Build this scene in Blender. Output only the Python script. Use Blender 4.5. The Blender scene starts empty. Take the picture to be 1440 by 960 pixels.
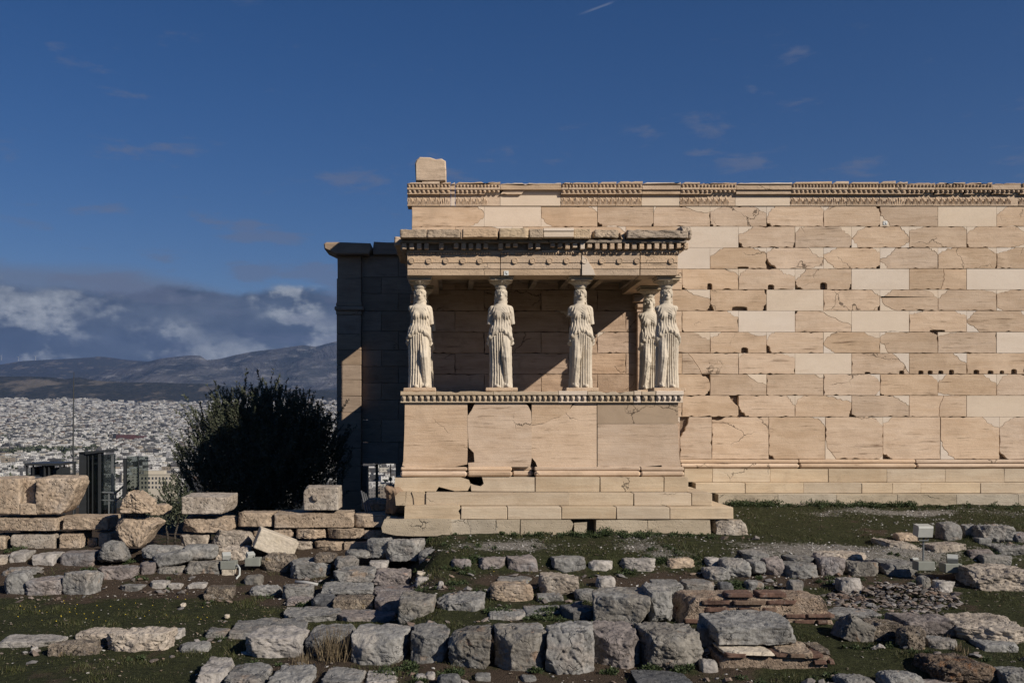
import bpy, bmesh, math, random
import numpy as np
from mathutils import Vector

random.seed(7)
rng = np.random.default_rng(11)
scene = bpy.context.scene
col = scene.collection

# ------------------------------------------------------------------ camera
F = 1400.0            # focal length in photo pixels, eye at z = 0, 20 m south of the porch front
VX, VY = 640.0, 588.0 # vanishing point of the north direction in the photo
CAMY = -20.0
cd = bpy.data.cameras.new('camera')
cam = bpy.data.objects.new('camera', cd)
col.objects.link(cam)
cam.location = (0, CAMY, 0)
cam.rotation_euler = (math.radians(90), 0, 0)
cd.sensor_width = 36.0
cd.lens = 36.0 * F / 1440.0
cd.shift_x = (720 - VX) / 1440.0
cd.shift_y = (VY - 480) / 1440.0
cd.clip_start = 0.1
cd.clip_end = 80000
scene.camera = cam

# ------------------------------------------------------------------ light
SUN = Vector((1.16, -1.0, 0.90)).normalized()      # towards the sun
SUN_EL = math.asin(SUN.z)
sd = bpy.data.lights.new('sun', 'SUN')
sd.energy = 5.0
sd.angle = math.radians(0.5)
sd.color = (1.0, 0.925, 0.82)
sun = bpy.data.objects.new('sun', sd)
col.objects.link(sun)
sun.rotation_euler = SUN.to_track_quat('Z', 'Y').to_euler()
sun.location = SUN * 60

scene.view_settings.view_transform = 'Standard'
scene.view_settings.look = 'None'
scene.view_settings.gamma = 1
scene.view_settings.exposure = -0.12
scene.view_settings.use_curve_mapping = False
scene.render.engine = 'CYCLES'
scene.cycles.max_bounces = 5
scene.cycles.diffuse_bounces = 1
scene.cycles.transparent_max_bounces = 6
scene.cycles.volume_bounces = 0
scene.cycles.use_denoising = True
scene.cycles.denoising_prefilter = 'NONE'


class NT:
    """small helper to write node trees"""
    def __init__(s, tree):
        s.t = tree
        s.n = tree.nodes
        s.n.clear()

    def link(s, a, b):
        s.t.links.new(a, b)

    def put(s, sock, v):
        if v is None:
            return
        if hasattr(v, 'is_output') or isinstance(v, bpy.types.NodeSocket):
            s.link(v, sock)
        else:
            if sock.type == 'RGBA' and len(v) == 3:
                v = (*v, 1)
            sock.default_value = v

    def node(s, kind, **kw):
        nd = s.n.new(kind)
        for k, v in kw.items():
            setattr(nd, k, v)
        return nd

    def math(s, op, a, b=None, c=None, clamp=False):
        nd = s.node('ShaderNodeMath', operation=op, use_clamp=clamp)
        s.put(nd.inputs[0], a); s.put(nd.inputs[1], b); s.put(nd.inputs[2], c)
        return nd.outputs[0]

    def vmath(s, op, a, b=None):
        nd = s.node('ShaderNodeVectorMath', operation=op)
        s.put(nd.inputs[0], a); s.put(nd.inputs[1], b)
        return nd.outputs['Value'] if op in ('DOT_PRODUCT', 'LENGTH') else nd.outputs[0]

    def noise(s, vec, scale=5., detail=4., rough=.55, dist=0., out='Fac'):
        nd = s.node('ShaderNodeTexNoise')
        s.put(nd.inputs['Vector'], vec)
        nd.inputs['Scale'].default_value = scale
        nd.inputs['Detail'].default_value = detail
        nd.inputs['Roughness'].default_value = rough
        nd.inputs['Distortion'].default_value = dist
        return nd.outputs[out]

    def voronoi(s, vec, scale=5., feature='F1', out='Distance'):
        nd = s.node('ShaderNodeTexVoronoi', feature=feature)
        s.put(nd.inputs['Vector'], vec)
        nd.inputs['Scale'].default_value = scale
        return nd.outputs[out]

    def map(s, vec, scale=(1, 1, 1), loc=(0, 0, 0)):
        nd = s.node('ShaderNodeMapping')
        s.put(nd.inputs['Vector'], vec)
        nd.inputs['Scale'].default_value = scale
        nd.inputs['Location'].default_value = loc
        return nd.outputs[0]

    def mix(s, fac, a, b, mode='MIX'):
        nd = s.node('ShaderNodeMix', data_type='RGBA', blend_type=mode)
        s.put(nd.inputs[0], fac); s.put(nd.inputs[6], a); s.put(nd.inputs[7], b)
        return nd.outputs[2]

    def ss(s, v, lo, hi, a=0., b=1.):
        nd = s.node('ShaderNodeMapRange', interpolation_type='SMOOTHSTEP')
        s.put(nd.inputs[0], v)
        for i, x in enumerate((lo, hi, a, b)):
            nd.inputs[i + 1].default_value = x
        return nd.outputs[0]

    def lin(s, v, lo, hi, a=0., b=1.):
        nd = s.node('ShaderNodeMapRange')
        s.put(nd.inputs[0], v)
        for i, x in enumerate((lo, hi, a, b)):
            nd.inputs[i + 1].default_value = x
        return nd.outputs[0]

    def ramp(s, fac, stops):
        nd = s.node('ShaderNodeValToRGB')
        s.put(nd.inputs[0], fac)
        cr = nd.color_ramp
        cr.elements.remove(cr.elements[1])
        cr.elements[0].position = stops[0][0]
        cr.elements[0].color = (*stops[0][1], 1)
        for p, c in stops[1:]:
            cr.elements.new(p).color = (*c, 1)
        return nd.outputs[0]

    def sep(s, v):
        nd = s.node('ShaderNodeSeparateXYZ')
        s.put(nd.inputs[0], v)
        return nd.outputs

    def comb(s, x, y, z):
        nd = s.node('ShaderNodeCombineXYZ')
        s.put(nd.inputs[0], x); s.put(nd.inputs[1], y); s.put(nd.inputs[2], z)
        return nd.outputs[0]


# ------------------------------------------------------------------ sky
world = bpy.data.worlds.new('World')
scene.world = world
world.use_nodes = True
w = NT(world.node_tree)
sky = w.node('ShaderNodeTexSky', sky_type='NISHITA')
sky.sun_disc = False
sky.sun_elevation = SUN_EL
sky.sun_rotation = math.atan2(SUN.x, SUN.y)
sky.altitude = 150
sky.air_density = 1.0
sky.dust_density = 0.03
sky.ozone_density = 3.2
SKYK = 0.05
hs = w.node('ShaderNodeHueSaturation')
hs.inputs['Saturation'].default_value = 1.30
w.link(sky.outputs[0], hs.inputs['Color'])
skyc = w.mix(1., hs.outputs[0], (.95, .89, 1.10), 'MULTIPLY')
tc = w.node('ShaderNodeTexCoord')
dx, dy, dz = w.sep(tc.outputs['Generated'])
el = w.math('ARCSINE', dz)
az = w.math('ARCTAN2', dx, dy)
K = .93 / SKYK
def fb(sx, sy, off, scale, det, rough=.55, dist=.2, da=0., de=0.):
    p_ = w.comb(w.math('MULTIPLY', w.math('ADD', az, da), sx), w.math('MULTIPLY', w.math('ADD', el, de), sy), off)
    return w.noise(p_, scale, det, rough, dist)
def pv(kx, ky, off, da=0., de=0.):
    return w.comb(w.math('MULTIPLY', w.math('ADD', az, da), kx), w.math('MULTIPLY', w.math('ADD', el, de), ky), off)
def puff(da=0., de=0.):
    q = pv(22., 34., 2.3, da, de)
    return w.noise(q, .55, 9, .56)
# pale veil lying over the bank towards the west
n0 = w.noise(pv(3.2, 26., 1.3), 1.4, 5, .5, .2)
edge = w.math('ADD', w.math('ADD', el, w.math('MULTIPLY', w.math('SUBTRACT', n0, .5), .035)), w.math('MULTIPLY', w.ss(az, -.34, -.12), .05))
d0 = w.ss(edge, .152, .128)
c = w.mix(w.math('MULTIPLY', d0, .72), skyc, (.165 * K, .195 * K, .265 * K))
# cumulus bank, lit from the right behind the camera
A0 = puff(); A1 = puff(.010, .013)
ln_ = w.noise(pv(8., 13., 5.5), 1.0, 5, .55)
top = w.math('ADD', el, w.math('ADD', w.math('MULTIPLY', w.math('SUBTRACT', ln_, .5), -.050), w.math('MULTIPLY', w.math('SUBTRACT', A0, .5), -.045)))
d1 = w.ss(top, .132, .121)
soft = w.noise(pv(16., 34., 7.7), 1.0, 7, .58)
base_ = w.mix(w.ss(soft, .33, .68), (.055 * K, .082 * K, .136 * K), (.115 * K, .150 * K, .215 * K))
hl = w.math('MULTIPLY', w.ss(w.math('SUBTRACT', A0, A1), -.05, .075), w.lin(w.noise(pv(60., 80., 2.), 1.0, 4, .6), .3, .7, .55, 1.2))
cov = w.ss(w.math('ADD', w.noise(pv(7., 12., 8.1), 1.25, 3, .5), w.math('MULTIPLY', w.ss(el, .09, .13), .10)), .36, .58)
cov = w.math('MULTIPLY', cov, w.ss(A0, .38, .58))
cl1 = w.mix(w.math('MULTIPLY', w.math('MULTIPLY', hl, cov), .95), base_, (.47 * K, .50 * K, .54 * K))
c = w.mix(w.math('MULTIPLY', d1, .95), c, cl1)
# small grey wisps higher up
n2 = fb(7.5, 26., 9.6, 1.5, 7, .6)
thr2 = w.lin(el, .12, .36, .50, .63)
d2 = w.math('MULTIPLY', w.ss(w.math('SUBTRACT', n2, thr2), 0., .14), w.ss(el, .50, .30))
c = w.mix(w.math('MULTIPLY', d2, .50), c, (.16 * K, .18 * K, .26 * K))
# faint contrail
u = w.math('SUBTRACT', az, .121)
line = w.math('SUBTRACT', w.math('SUBTRACT', el, .3815), w.math('MULTIPLY', u, .27))
tr = w.math('MULTIPLY', w.ss(w.math('ABSOLUTE', line), .0016, .0002), w.math('MULTIPLY', w.ss(u, -.002, .02), w.ss(u, .040, .030)))
c = w.mix(w.math('MULTIPLY', tr, .30), c, (0.30 * K, 0.33 * K, 0.42 * K))
bg = w.node('ShaderNodeBackground')
w.link(c, bg.inputs[0])
bg.inputs[1].default_value = SKYK
wo = w.node('ShaderNodeOutputWorld')
w.link(bg.outputs[0], wo.inputs[0])


# ------------------------------------------------------------------ numpy noise
def _hash(ix, iy, iz, seed):
    h = (ix * 374761393 + iy * 668265263 + iz * 2147483647 + seed * 1274126177) & 0xffffffff
    h = ((h ^ (h >> 13)) * 1274126177) & 0xffffffff
    h = ((h ^ (h >> 16)) * 2246822519) & 0xffffffff
    return (h ^ (h >> 15)) & 0xffffffff


def vnoise(p, seed=0):
    """value noise in [-1,1] at points p (n,3)"""
    i = np.floor(p).astype(np.int64)
    f = p - i
    f = f * f * f * (f * (f * 6 - 15) + 10)
    out = 0
    for a in (0, 1):
        for b in (0, 1):
            for c_ in (0, 1):
                h = _hash(i[:, 0] + a, i[:, 1] + b, i[:, 2] + c_, seed) / 2147483647.5 - 1
                wgt = (f[:, 0] if a else 1 - f[:, 0]) * (f[:, 1] if b else 1 - f[:, 1]) * (f[:, 2] if c_ else 1 - f[:, 2])
                out = out + h * wgt
    return out


def fbm(p, seed=0, octv=4, gain=.5, lac=2.1):
    s, a, t = 0, 1., 0
    for o in range(octv):
        s = s + a * vnoise(p, seed + o * 17)
        t += a
        a *= gain
        p = p * lac + 3.1
    return s / t


def sstep(x, a, b):
    t = np.clip((x - a) / (b - a), 0, 1)
    return t * t * (3 - 2 * t)


def W(px, py, Y):
    """photo pixel at depth Y -> world point"""
    d = Y - CAMY
    return ((px - VX) * d / F, Y, (VY - py) * d / F)


def WX(px, Y):
    return (px - VX) * (Y - CAMY) / F


def WZ(py, Y):
    return (VY - py) * (Y - CAMY) / F


# ------------------------------------------------------------------ objects
def tag(o, label=None, cat=None, group=None, kind=None):
    if label: o['label'] = label
    if cat: o['category'] = cat
    if group: o['group'] = group
    if kind: o['kind'] = kind
    return o


def empty(name, loc=(0, 0, 0), label=None, cat=None, group=None):
    o = bpy.data.objects.new(name, None)
    o.empty_display_size = .2
    col.objects.link(o)
    o.location = loc
    return tag(o, label, cat, group)


def wloc(o):
    v = Vector((0, 0, 0))
    while o is not None:
        v += o.location
        o = o.parent
    return v


def mesh_obj(name, verts, faces, mats, parent=None, smooth=False, midx=None, loc=None):
    me = bpy.data.meshes.new(name)
    verts = np.asarray(verts, dtype=np.float64)
    if loc is not None:
        verts = verts - np.asarray(loc)
    if isinstance(faces, np.ndarray):
        nf, k = faces.shape
        me.vertices.add(len(verts)); me.vertices.foreach_set('co', verts.astype(np.float32).ravel())
        me.loops.add(nf * k); me.loops.foreach_set('vertex_index', faces.astype(np.int32).ravel())
        me.polygons.add(nf)
        me.polygons.foreach_set('loop_start', np.arange(0, nf * k, k, dtype=np.int32))
        me.polygons.foreach_set('loop_total', np.full(nf, k, dtype=np.int32))
        me.update(calc_edges=True)
    else:
        me.from_pydata(verts.tolist(), [], faces)
    if not isinstance(mats, (list, tuple)):
        mats = [mats]
    for m in mats:
        me.materials.append(m)
    if midx is not None:
        me.polygons.foreach_set('material_index', np.asarray(midx, dtype=np.int32))
    me.polygons.foreach_set('use_smooth', np.full(len(me.polygons), bool(smooth)))
    me.validate()
    me.update()
    o = bpy.data.objects.new(name, me)
    col.objects.link(o)
    if loc is not None:
        o.location = loc
    if parent is not None:
        o.parent = parent
        pl = wloc(parent)
        o.location = (o.location[0] - pl[0], o.location[1] - pl[1], o.location[2] - pl[2])
    return o


class MB:
    def __init__(s):
        s.v, s.f, s.m = [], [], []

    def add(s, vs, fs, m=0):
        b = len(s.v)
        s.v.extend([tuple(x) for x in vs])
        s.f.extend([tuple(b + i for i in f) for f in fs])
        s.m.extend([m] * len(fs))

    def box(s, x0, x1, y0, y1, z0, z1, m=0):
        s.add([(x0, y0, z0), (x1, y0, z0), (x1, y1, z0), (x0, y1, z0), (x0, y0, z1), (x1, y0, z1), (x1, y1, z1), (x0, y1, z1)],
              [(0, 3, 2, 1), (4, 5, 6, 7), (0, 1, 5, 4), (1, 2, 6, 5), (2, 3, 7, 6), (3, 0, 4, 7)], m)

    def cbox(s, x0, x1, y0, y1, z0, z1, c=.012, j=.004, m=0):
        """box with chamfered, slightly uneven edges"""
        bm = bmesh.new()
        bmesh.ops.create_cube(bm, size=1)
        for v in bm.verts:
            v.co = Vector(((x0 + x1) / 2 + v.co.x * (x1 - x0), (y0 + y1) / 2 + v.co.y * (y1 - y0), (z0 + z1) / 2 + v.co.z * (z1 - z0)))
            v.co += Vector([random.uniform(-j, j) for _ in range(3)])
        bmesh.ops.bevel(bm, geom=bm.edges[:], offset=c, segments=1, affect='EDGES')
        bm.verts.index_update()
        s.add([v.co[:] for v in bm.verts], [[v.index for v in f.verts] for f in bm.faces], m)
        bm.free()

    def prism(s, outline, y0, y1, m=0, chamfer=0.):
        """outline (x,z) counter-clockwise as seen from the south, extruded from y0 (front) to y1"""
        n = len(outline)
        b = [(x, y1, z) for x, z in outline]
        if chamfer > 0:
            cx = sum(x for x, z in outline) / n; cz = sum(z for x, z in outline) / n
            mid = [(x, y0 + chamfer, z) for x, z in outline]
            fr = []
            for i, (x, z) in enumerate(outline):
                ax, azz = outline[i - 1]; bx, bz = outline[(i + 1) % n]
                tx, tz = bx - ax, bz - azz
                L = math.hypot(tx, tz) or 1
                fr.append((x - tz / L * chamfer, y0, z + tx / L * chamfer))
            vs = fr + mid + b
            fs = [tuple(range(n))]
            for i in range(n):
                j = (i + 1) % n
                fs.append((i, n + i, n + j, j)); fs.append((n + i, 2 * n + i, 2 * n + j, n + j))
            s.add(vs, fs, m)
        else:
            fr = [(x, y0, z) for x, z in outline]
            fs = [tuple(range(n))]
            for i in range(n):
                j = (i + 1) % n
                fs.append((i, n + i, n + j, j))
            s.add(fr + b, fs, m)

    def tube(s, pts, r, n=8, m=0, cap=True):
        rs = r if isinstance(r, (list, tuple)) else [r] * len(pts)
        pts = [Vector(p) for p in pts]
        rings = []
        for i, p in enumerate(pts):
            t = (pts[min(i + 1, len(pts) - 1)] - pts[max(i - 1, 0)]).normalized()
            a = t.cross(Vector((0, 0, 1)) if abs(t.z) < .9 else Vector((1, 0, 0))).normalized()
            bb = t.cross(a)
            rings.append([p + (a * math.cos(2 * math.pi * k / n) + bb * math.sin(2 * math.pi * k / n)) * rs[i] for k in range(n)])
        vs = [v for rr in rings for v in rr]
        fs = []
        for i in range(len(pts) - 1):
            for k in range(n):
                k2 = (k + 1) % n
                fs.append((i * n + k, i * n + k2, (i + 1) * n + k2, (i + 1) * n + k))
        if cap:
            fs.append(tuple(range(n))[::-1]); fs.append(tuple((len(pts) - 1) * n + k for k in range(n)))
        s.add(vs, fs, m)

    def lathe(s, prof, cx, cy, n=24, m=0, sx=1., sy=1., mod=None):
        vs, fs = [], []
        for i, (r, z) in enumerate(prof):
            for k in range(n):
                a = 2 * math.pi * k / n
                rr = r * (mod(i, k) if mod else 1)
                vs.append((cx + rr * sx * math.cos(a), cy + rr * sy * math.sin(a), z))
        for i in range(len(prof) - 1):
            for k in range(n):
                k2 = (k + 1) % n
                fs.append((i * n + k, i * n + k2, (i + 1) * n + k2, (i + 1) * n + k))
        fs.append(tuple(range(n))[::-1]); fs.append(tuple((len(prof) - 1) * n + k for k in range(n)))
        s.add(vs, fs, m)

    def build(s, name, mats, parent=None, smooth=False, loc=None):
        return mesh_obj(name, s.v, s.f, mats, parent, smooth, s.m, loc)


# ------------------------------------------------------------------ materials
def new_mat(name):
    m = bpy.data.materials.new(name)
    m.use_nodes = True
    n = NT(m.node_tree)
    return m, n


def finish(n, color, rough=.85, bump=None, bstr=.4, bdist=.02, spec=.25, metallic=0., alpha=None):
    b = n.node('ShaderNodeBsdfPrincipled')
    n.put(b.inputs['Base Color'], color)
    n.put(b.inputs['Roughness'], rough)
    b.inputs['Specular IOR Level'].default_value = spec
    b.inputs['Metallic'].default_value = metallic
    if bump is not None:
        bp = n.node('ShaderNodeBump')
        bp.inputs['Strength'].default_value = bstr
        bp.inputs['Distance'].default_value = bdist
        n.link(bump, bp.inputs['Height'])
        n.link(bp.outputs[0], b.inputs['Normal'])
    o = n.node('ShaderNodeOutputMaterial')
    n.link(b.outputs[0], o.inputs[0])
    return b


def plain(name, colr, rough=.6, metallic=0., var=.12, spec=.4):
    m, n = new_mat(name)
    g = n.node('ShaderNodeNewGeometry')
    nz = n.noise(g.outputs['Position'], 9., 4, .6)
    f = n.lin(nz, .3, .7, 1 - var, 1 + var)
    c = n.mix(1., colr, n.comb(f, f, f), 'MULTIPLY')
    finish(n, c, rough, nz, .1, .01, spec, metallic)
    return m


def marble(name, base, dark, streak, streak_amt, veinscale=14., bstr=.35, stain=.3, var=.16, pit=.0, crack=1., blotch=.35):
    """bedded marble: streaks along the bed, tone differing from block to block"""
    m, n = new_mat(name)
    g = n.node('ShaderNodeNewGeometry')
    rnd = g.outputs['Random Per Island']
    off = n.comb(n.math('MULTIPLY', rnd, 37.), n.math('MULTIPLY', rnd, 11.), n.math('MULTIPLY', rnd, 53.))
    p = n.vmath('ADD', g.outputs['Position'], off)
    ps = n.map(p, (.55, .55, veinscale * .22))
    a = n.noise(ps, 2.2, 6, .62, .35)
    col1 = n.mix(n.math('MULTIPLY', n.ss(a, .34, .68), .75), base, dark)
    pst = n.map(p, (.9, .9, veinscale))
    b_ = n.noise(pst, 1.6, 7, .68, .5)
    st = n.math('MULTIPLY', n.ss(b_, .53, .70), streak_amt)
    msk = n.ss(n.noise(n.map(p, (1, 1, 2.5)), 1.1, 4, .6), .40, .62)
    st = n.math('MULTIPLY', st, msk)
    col2 = n.mix(st, col1, streak)
    lg = n.noise(p, 3.1, 5, .6)
    col3 = n.mix(n.math('MULTIPLY', n.ss(lg, .56, .78), stain), col2, tuple(x * .55 for x in dark))
    gr = n.noise(p, 55., 3, .6)
    v = n.math('MULTIPLY', n.lin(rnd, 0, 1, 1 - var, 1 + var * .6), n.lin(gr, .3, .7, .93, 1.06))
    col4 = n.mix(1., col3, n.comb(v, n.math('MULTIPLY', v, n.lin(n.math('FRACT', n.math('MULTIPLY', rnd, 7.3)), 0, 1, .96, 1.02)), n.math('MULTIPLY', v, n.lin(n.math('FRACT', n.math('MULTIPLY', rnd, 7.3)), 0, 1, .90, 1.06))), 'MULTIPLY')
    wob = n.vmath('MULTIPLY', n.noise(p, 2.4, 4, .6, 0, 'Color'), (.45, .45, .45))
    ck = n.voronoi(n.vmath('ADD', n.map(p, (.8, .8, 1.3)), wob), 1.25, 'DISTANCE_TO_EDGE')
    ckm = n.math('MULTIPLY', n.ss(ck, .016, .004), n.math('MULTIPLY', n.ss(n.noise(p, .75, 2, .5), .59, .65), crack))
    col4 = n.mix(n.math('MULTIPLY', ckm, .85), col4, tuple(x * .22 for x in dark))
    bl_ = n.noise(n.map(p, (1, 1, 1), (4, 7, 1)), 1.0, 6, .62, .3)
    col4 = n.mix(n.math('MULTIPLY', n.ss(bl_, .52, .68), blotch), col4, tuple(x * .72 for x in dark))
    col4 = n.mix(n.math('MULTIPLY', n.ss(bl_, .46, .34), blotch), col4, tuple(min(.85, x * 1.12) for x in base))
    h = n.math('ADD', n.math('MULTIPLY', b_, .8), n.math('ADD', n.math('MULTIPLY', lg, .9), n.math('MULTIPLY', gr, .25)))
    if pit:
        vo = n.voronoi(p, 24.)
        pt = n.ss(vo, .28, .1)
        h = n.math('SUBTRACT', h, n.math('MULTIPLY', pt, pit))
    h = n.math('SUBTRACT', h, n.math('MULTIPLY', ckm, 1.2))
    finish(n, col4, .85, h, bstr, .04)
    return m


M = {}
M['old'] = marble('old_marble', (0.651, 0.492, 0.353), (0.538, 0.384, 0.257), (0.168, 0.103, 0.061), .95)
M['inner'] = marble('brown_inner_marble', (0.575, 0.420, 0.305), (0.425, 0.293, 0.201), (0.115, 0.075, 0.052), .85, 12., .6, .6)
M['shade'] = marble('north_porch_shaded_marble', (.40, .30, .215), (.31, .225, .16), (.12, .085, .06), .7)  # browner stone, with part of the wing's shade put into its tone
M['new'] = marble('new_marble', (.720, .605, .485), (.670, .550, .430), (.48, .35, .24), .25, 6., .12, .05, .05, 0., 0., .15)
M['step'] = marble('step_marble', (0.602, 0.488, 0.350), (0.508, 0.389, 0.264), (0.254, 0.177, 0.115), .4)
M['pale'] = marble('pale_foundation', (.50, .425, .32), (.40, .33, .24), (.15, .12, .09), .5, 5., .5, .5, .1, .6)
M['grey'] = marble('weathered_marble', (.630, .475, .335), (.500, .370, .255), (.07, .055, .045), .75, 10., .6, .55, .1, .3)
M['cap'] = marble('lichened_cornice_marble', (.52, .42, .32), (.33, .265, .20), (.06, .05, .042), .9, 7., .8, .8, .1, .5)
M['soot_shade'] = marble('weathered_shaded_marble', (.40, .325, .245), (.20, .16, .125), (.04, .034, .03), .9, 5., .9, .7, .1, .5)  # sooty marble; on the porch floor its dark tone deepens the shade
M['statue'] = marble('statue_marble', (.680, .595, .475), (.555, .475, .37), (0.150, 0.112, 0.079), .7, 1.1, .45, .6, .05, 0, .4, .5)
M['core'] = marble('stone_core', (.30, .215, .15), (.2, .14, .10), (.07, .05, .035), .6, 5., 1., .5)


def stone(name, c1, c2, c3, lichen=(.3, .29, .27), lich=.25, scale=1., pits=0., bstr=.7, c4=None, dark=.5, streak=0.):
    m, n = new_mat(name)
    tcx = n.node('ShaderNodeTexCoord')
    oi = n.node('ShaderNodeObjectInfo')
    r = oi.outputs['Random']
    off = n.comb(n.math('MULTIPLY', r, 31.), n.math('MULTIPLY', r, 17.), n.math('MULTIPLY', r, 23.))
    p = n.vmath('ADD', tcx.outputs['Object'], off)
    a = n.noise(p, 2.6 * scale, 6, .6, .4)
    b_ = n.noise(n.map(p, (1, 1, 1), (9, 4, 2)), 1.7 * scale, 4, .55, .2)
    c0 = n.mix(n.ss(a, .36, .64), c1, c2)
    c0 = n.mix(n.math('MULTIPLY', n.ss(b_, .5, .68), .8), c0, c3)
    if c4:
        e = n.noise(n.map(p, (1, 1, 1), (3, 8, 5)), 3.3 * scale, 4, .6, .6)
        c0 = n.mix(n.math('MULTIPLY', n.ss(e, .60, .70), .75), c0, c4)
    fine = n.noise(p, 16. * scale, 6, .68)
    lc = n.noise(p, 7.5, 6, .7, .5)
    c0 = n.mix(n.math('MULTIPLY', n.ss(lc, .57, .66), lich), c0, lichen)
    dkb = n.noise(n.map(p, (1, 1, 1), (2, 6, 9)), 3.1 * scale, 6, .66, .3)
    c0 = n.mix(n.math('MULTIPLY', n.ss(dkb, .54, .64), .62), c0, tuple(x * .42 for x in c2))
    cr = n.voronoi(n.vmath('ADD', p, n.vmath('MULTIPLY', n.noise(p, 3., 3, .6, 0, 'Color'), (.5, .5, .5))), 3.6 * scale, 'DISTANCE_TO_EDGE')
    crk = n.ss(cr, .035, .0)
    crm = n.math('MULTIPLY', crk, n.ss(n.noise(p, 2.2, 2), .45, .6))
    h = n.math('ADD', n.math('MULTIPLY', a, 1.2), n.math('ADD', n.math('MULTIPLY', fine, .8), n.math('MULTIPLY', lc, .5)))
    h = n.math('SUBTRACT', h, n.math('MULTIPLY', crm, .5))
    if pits:
        vo = n.voronoi(n.vmath('ADD', p, n.vmath('MULTIPLY', n.noise(p, 9., 2, .6, 0, 'Color'), (.15, .15, .15))), 15.)
        pt = n.math('MULTIPLY', n.ss(vo, .34, .12), n.ss(n.noise(p, 5., 3), .42, .56))
        h = n.math('SUBTRACT', h, n.math('MULTIPLY', pt, pits))
        c0 = n.mix(n.math('MULTIPLY', pt, .5), c0, tuple(x * .35 for x in c2))
    v = n.math('MULTIPLY', n.lin(fine, .28, .72, 1 - .85 * dark, 1 + .6 * dark), n.lin(r, 0, 1, .84, 1.14))
    c0 = n.mix(1., c0, n.comb(v, v, v), 'MULTIPLY')
    c0 = n.mix(n.math('MULTIPLY', crm, .5), c0, tuple(x * .3 for x in c2))
    finish(n, c0, .9, h, bstr, .042, .2)
    return m


M['gl'] = stone('grey_limestone', (0.273, 0.261, 0.239), (0.207, 0.199, 0.185), (0.296, 0.257, 0.218), c4=(0.311, 0.229, 0.164))
M['bl'] = stone('blue_grey_limestone', (0.295, 0.284, 0.262), (0.230, 0.220, 0.203), (0.325, 0.294, 0.254), lich=.35)
M['pl'] = stone('pink_limestone', (0.278, 0.238, 0.212), (0.215, 0.183, 0.168), (0.251, 0.243, 0.241), c4=(0.325, 0.221, 0.168))
M['br'] = stone('brown_limestone', (0.269, 0.245, 0.209), (0.198, 0.178, 0.151), (0.250, 0.245, 0.229), c4=(0.306, 0.199, 0.131))
M['po'] = stone('poros_stone', (0.463, 0.359, 0.259), (0.380, 0.287, 0.204), (0.486, 0.397, 0.310), lich=.2, pits=1.1, bstr=.6)
M['pg'] = stone('grey_poros_stone', (0.442, 0.376, 0.304), (0.353, 0.293, 0.232), (0.452, 0.397, 0.331), lich=.3, pits=1.1, bstr=.6)
M['cg'] = stone('conglomerate', (0.303, 0.246, 0.186), (0.152, 0.123, 0.098), (0.384, 0.316, 0.235), lich=.6, scale=2.2, pits=1.4, bstr=1., c4=(0.364, 0.257, 0.117), dark=.9)
M['ru'] = stone('rusty_conglomerate', (0.247, 0.179, 0.124), (0.124, 0.097, 0.078), (0.304, 0.151, 0.072), lich=.45, scale=2., pits=1.2, bstr=1., c4=(0.371, 0.173, 0.072), dark=.9)
M['mb'] = stone('white_marble_block', (.60, .52, .41), (.54, .46, .35), (.56, .48, .38), lichen=(.45, .38, .3), lich=.2, bstr=.4, dark=.25)
M['wh'] = stone('pale_stone', (0.427, 0.390, 0.350), (0.333, 0.304, 0.269), (0.445, 0.400, 0.359), lich=.2, bstr=.5, dark=.35)
M['dk'] = stone('dark_grey_stone', (0.146, 0.147, 0.149), (0.113, 0.112, 0.111), (0.175, 0.162, 0.145), lich=.3)
M['brick'] = stone('old_brick', (0.168, 0.097, 0.071), (0.124, 0.075, 0.057), (0.210, 0.151, 0.106), lich=.3, c4=(0.276, 0.226, 0.168), bstr=.4)
M['mortar'] = stone('mortar_rubble', (0.383, 0.295, 0.220), (0.288, 0.214, 0.156), (0.351, 0.254, 0.176), lich=.3, scale=2., pits=.9, bstr=1., c4=(0.265, 0.133, 0.087), dark=.7)
M['darksteel'] = plain('dark_steel', (.045, .048, .05), .5, .3)
M['greysteel'] = plain('grey_steel', (.20, .21, .21), .45, .4)
M['fixture'] = plain('painted_fixture', (.44, .44, .40), .5, 0., .06)
M['fixture_box'] = plain('painted_junction_box', (.23, .235, .20), .6, 0., .1)
M['pipe'] = plain('grey_plastic', (.36, .35, .33), .5)
M['lens'] = plain('lamp_glass', (.07, .075, .08), .1)

gm, n = new_mat('tinted_glass')
gl = n.node('ShaderNodeBsdfGlossy'); gl.inputs['Roughness'].default_value = .03; gl.inputs['Color'].default_value = (.55, .6, .6, 1)
tp = n.node('ShaderNodeBsdfTransparent'); tp.inputs['Color'].default_value = (.60, .64, .64, 1)
lw = n.node('ShaderNodeLayerWeight'); lw.inputs[0].default_value = .25
mx = n.node('ShaderNodeMixShader')
n.link(n.lin(lw.outputs['Fresnel'], 0, 1, .08, .6), mx.inputs[0]); n.link(tp.outputs[0], mx.inputs[1]); n.link(gl.outputs[0], mx.inputs[2])
o_ = n.node('ShaderNodeOutputMaterial'); n.link(mx.outputs[0], o_.inputs[0])
M['glass'] = gm
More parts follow.
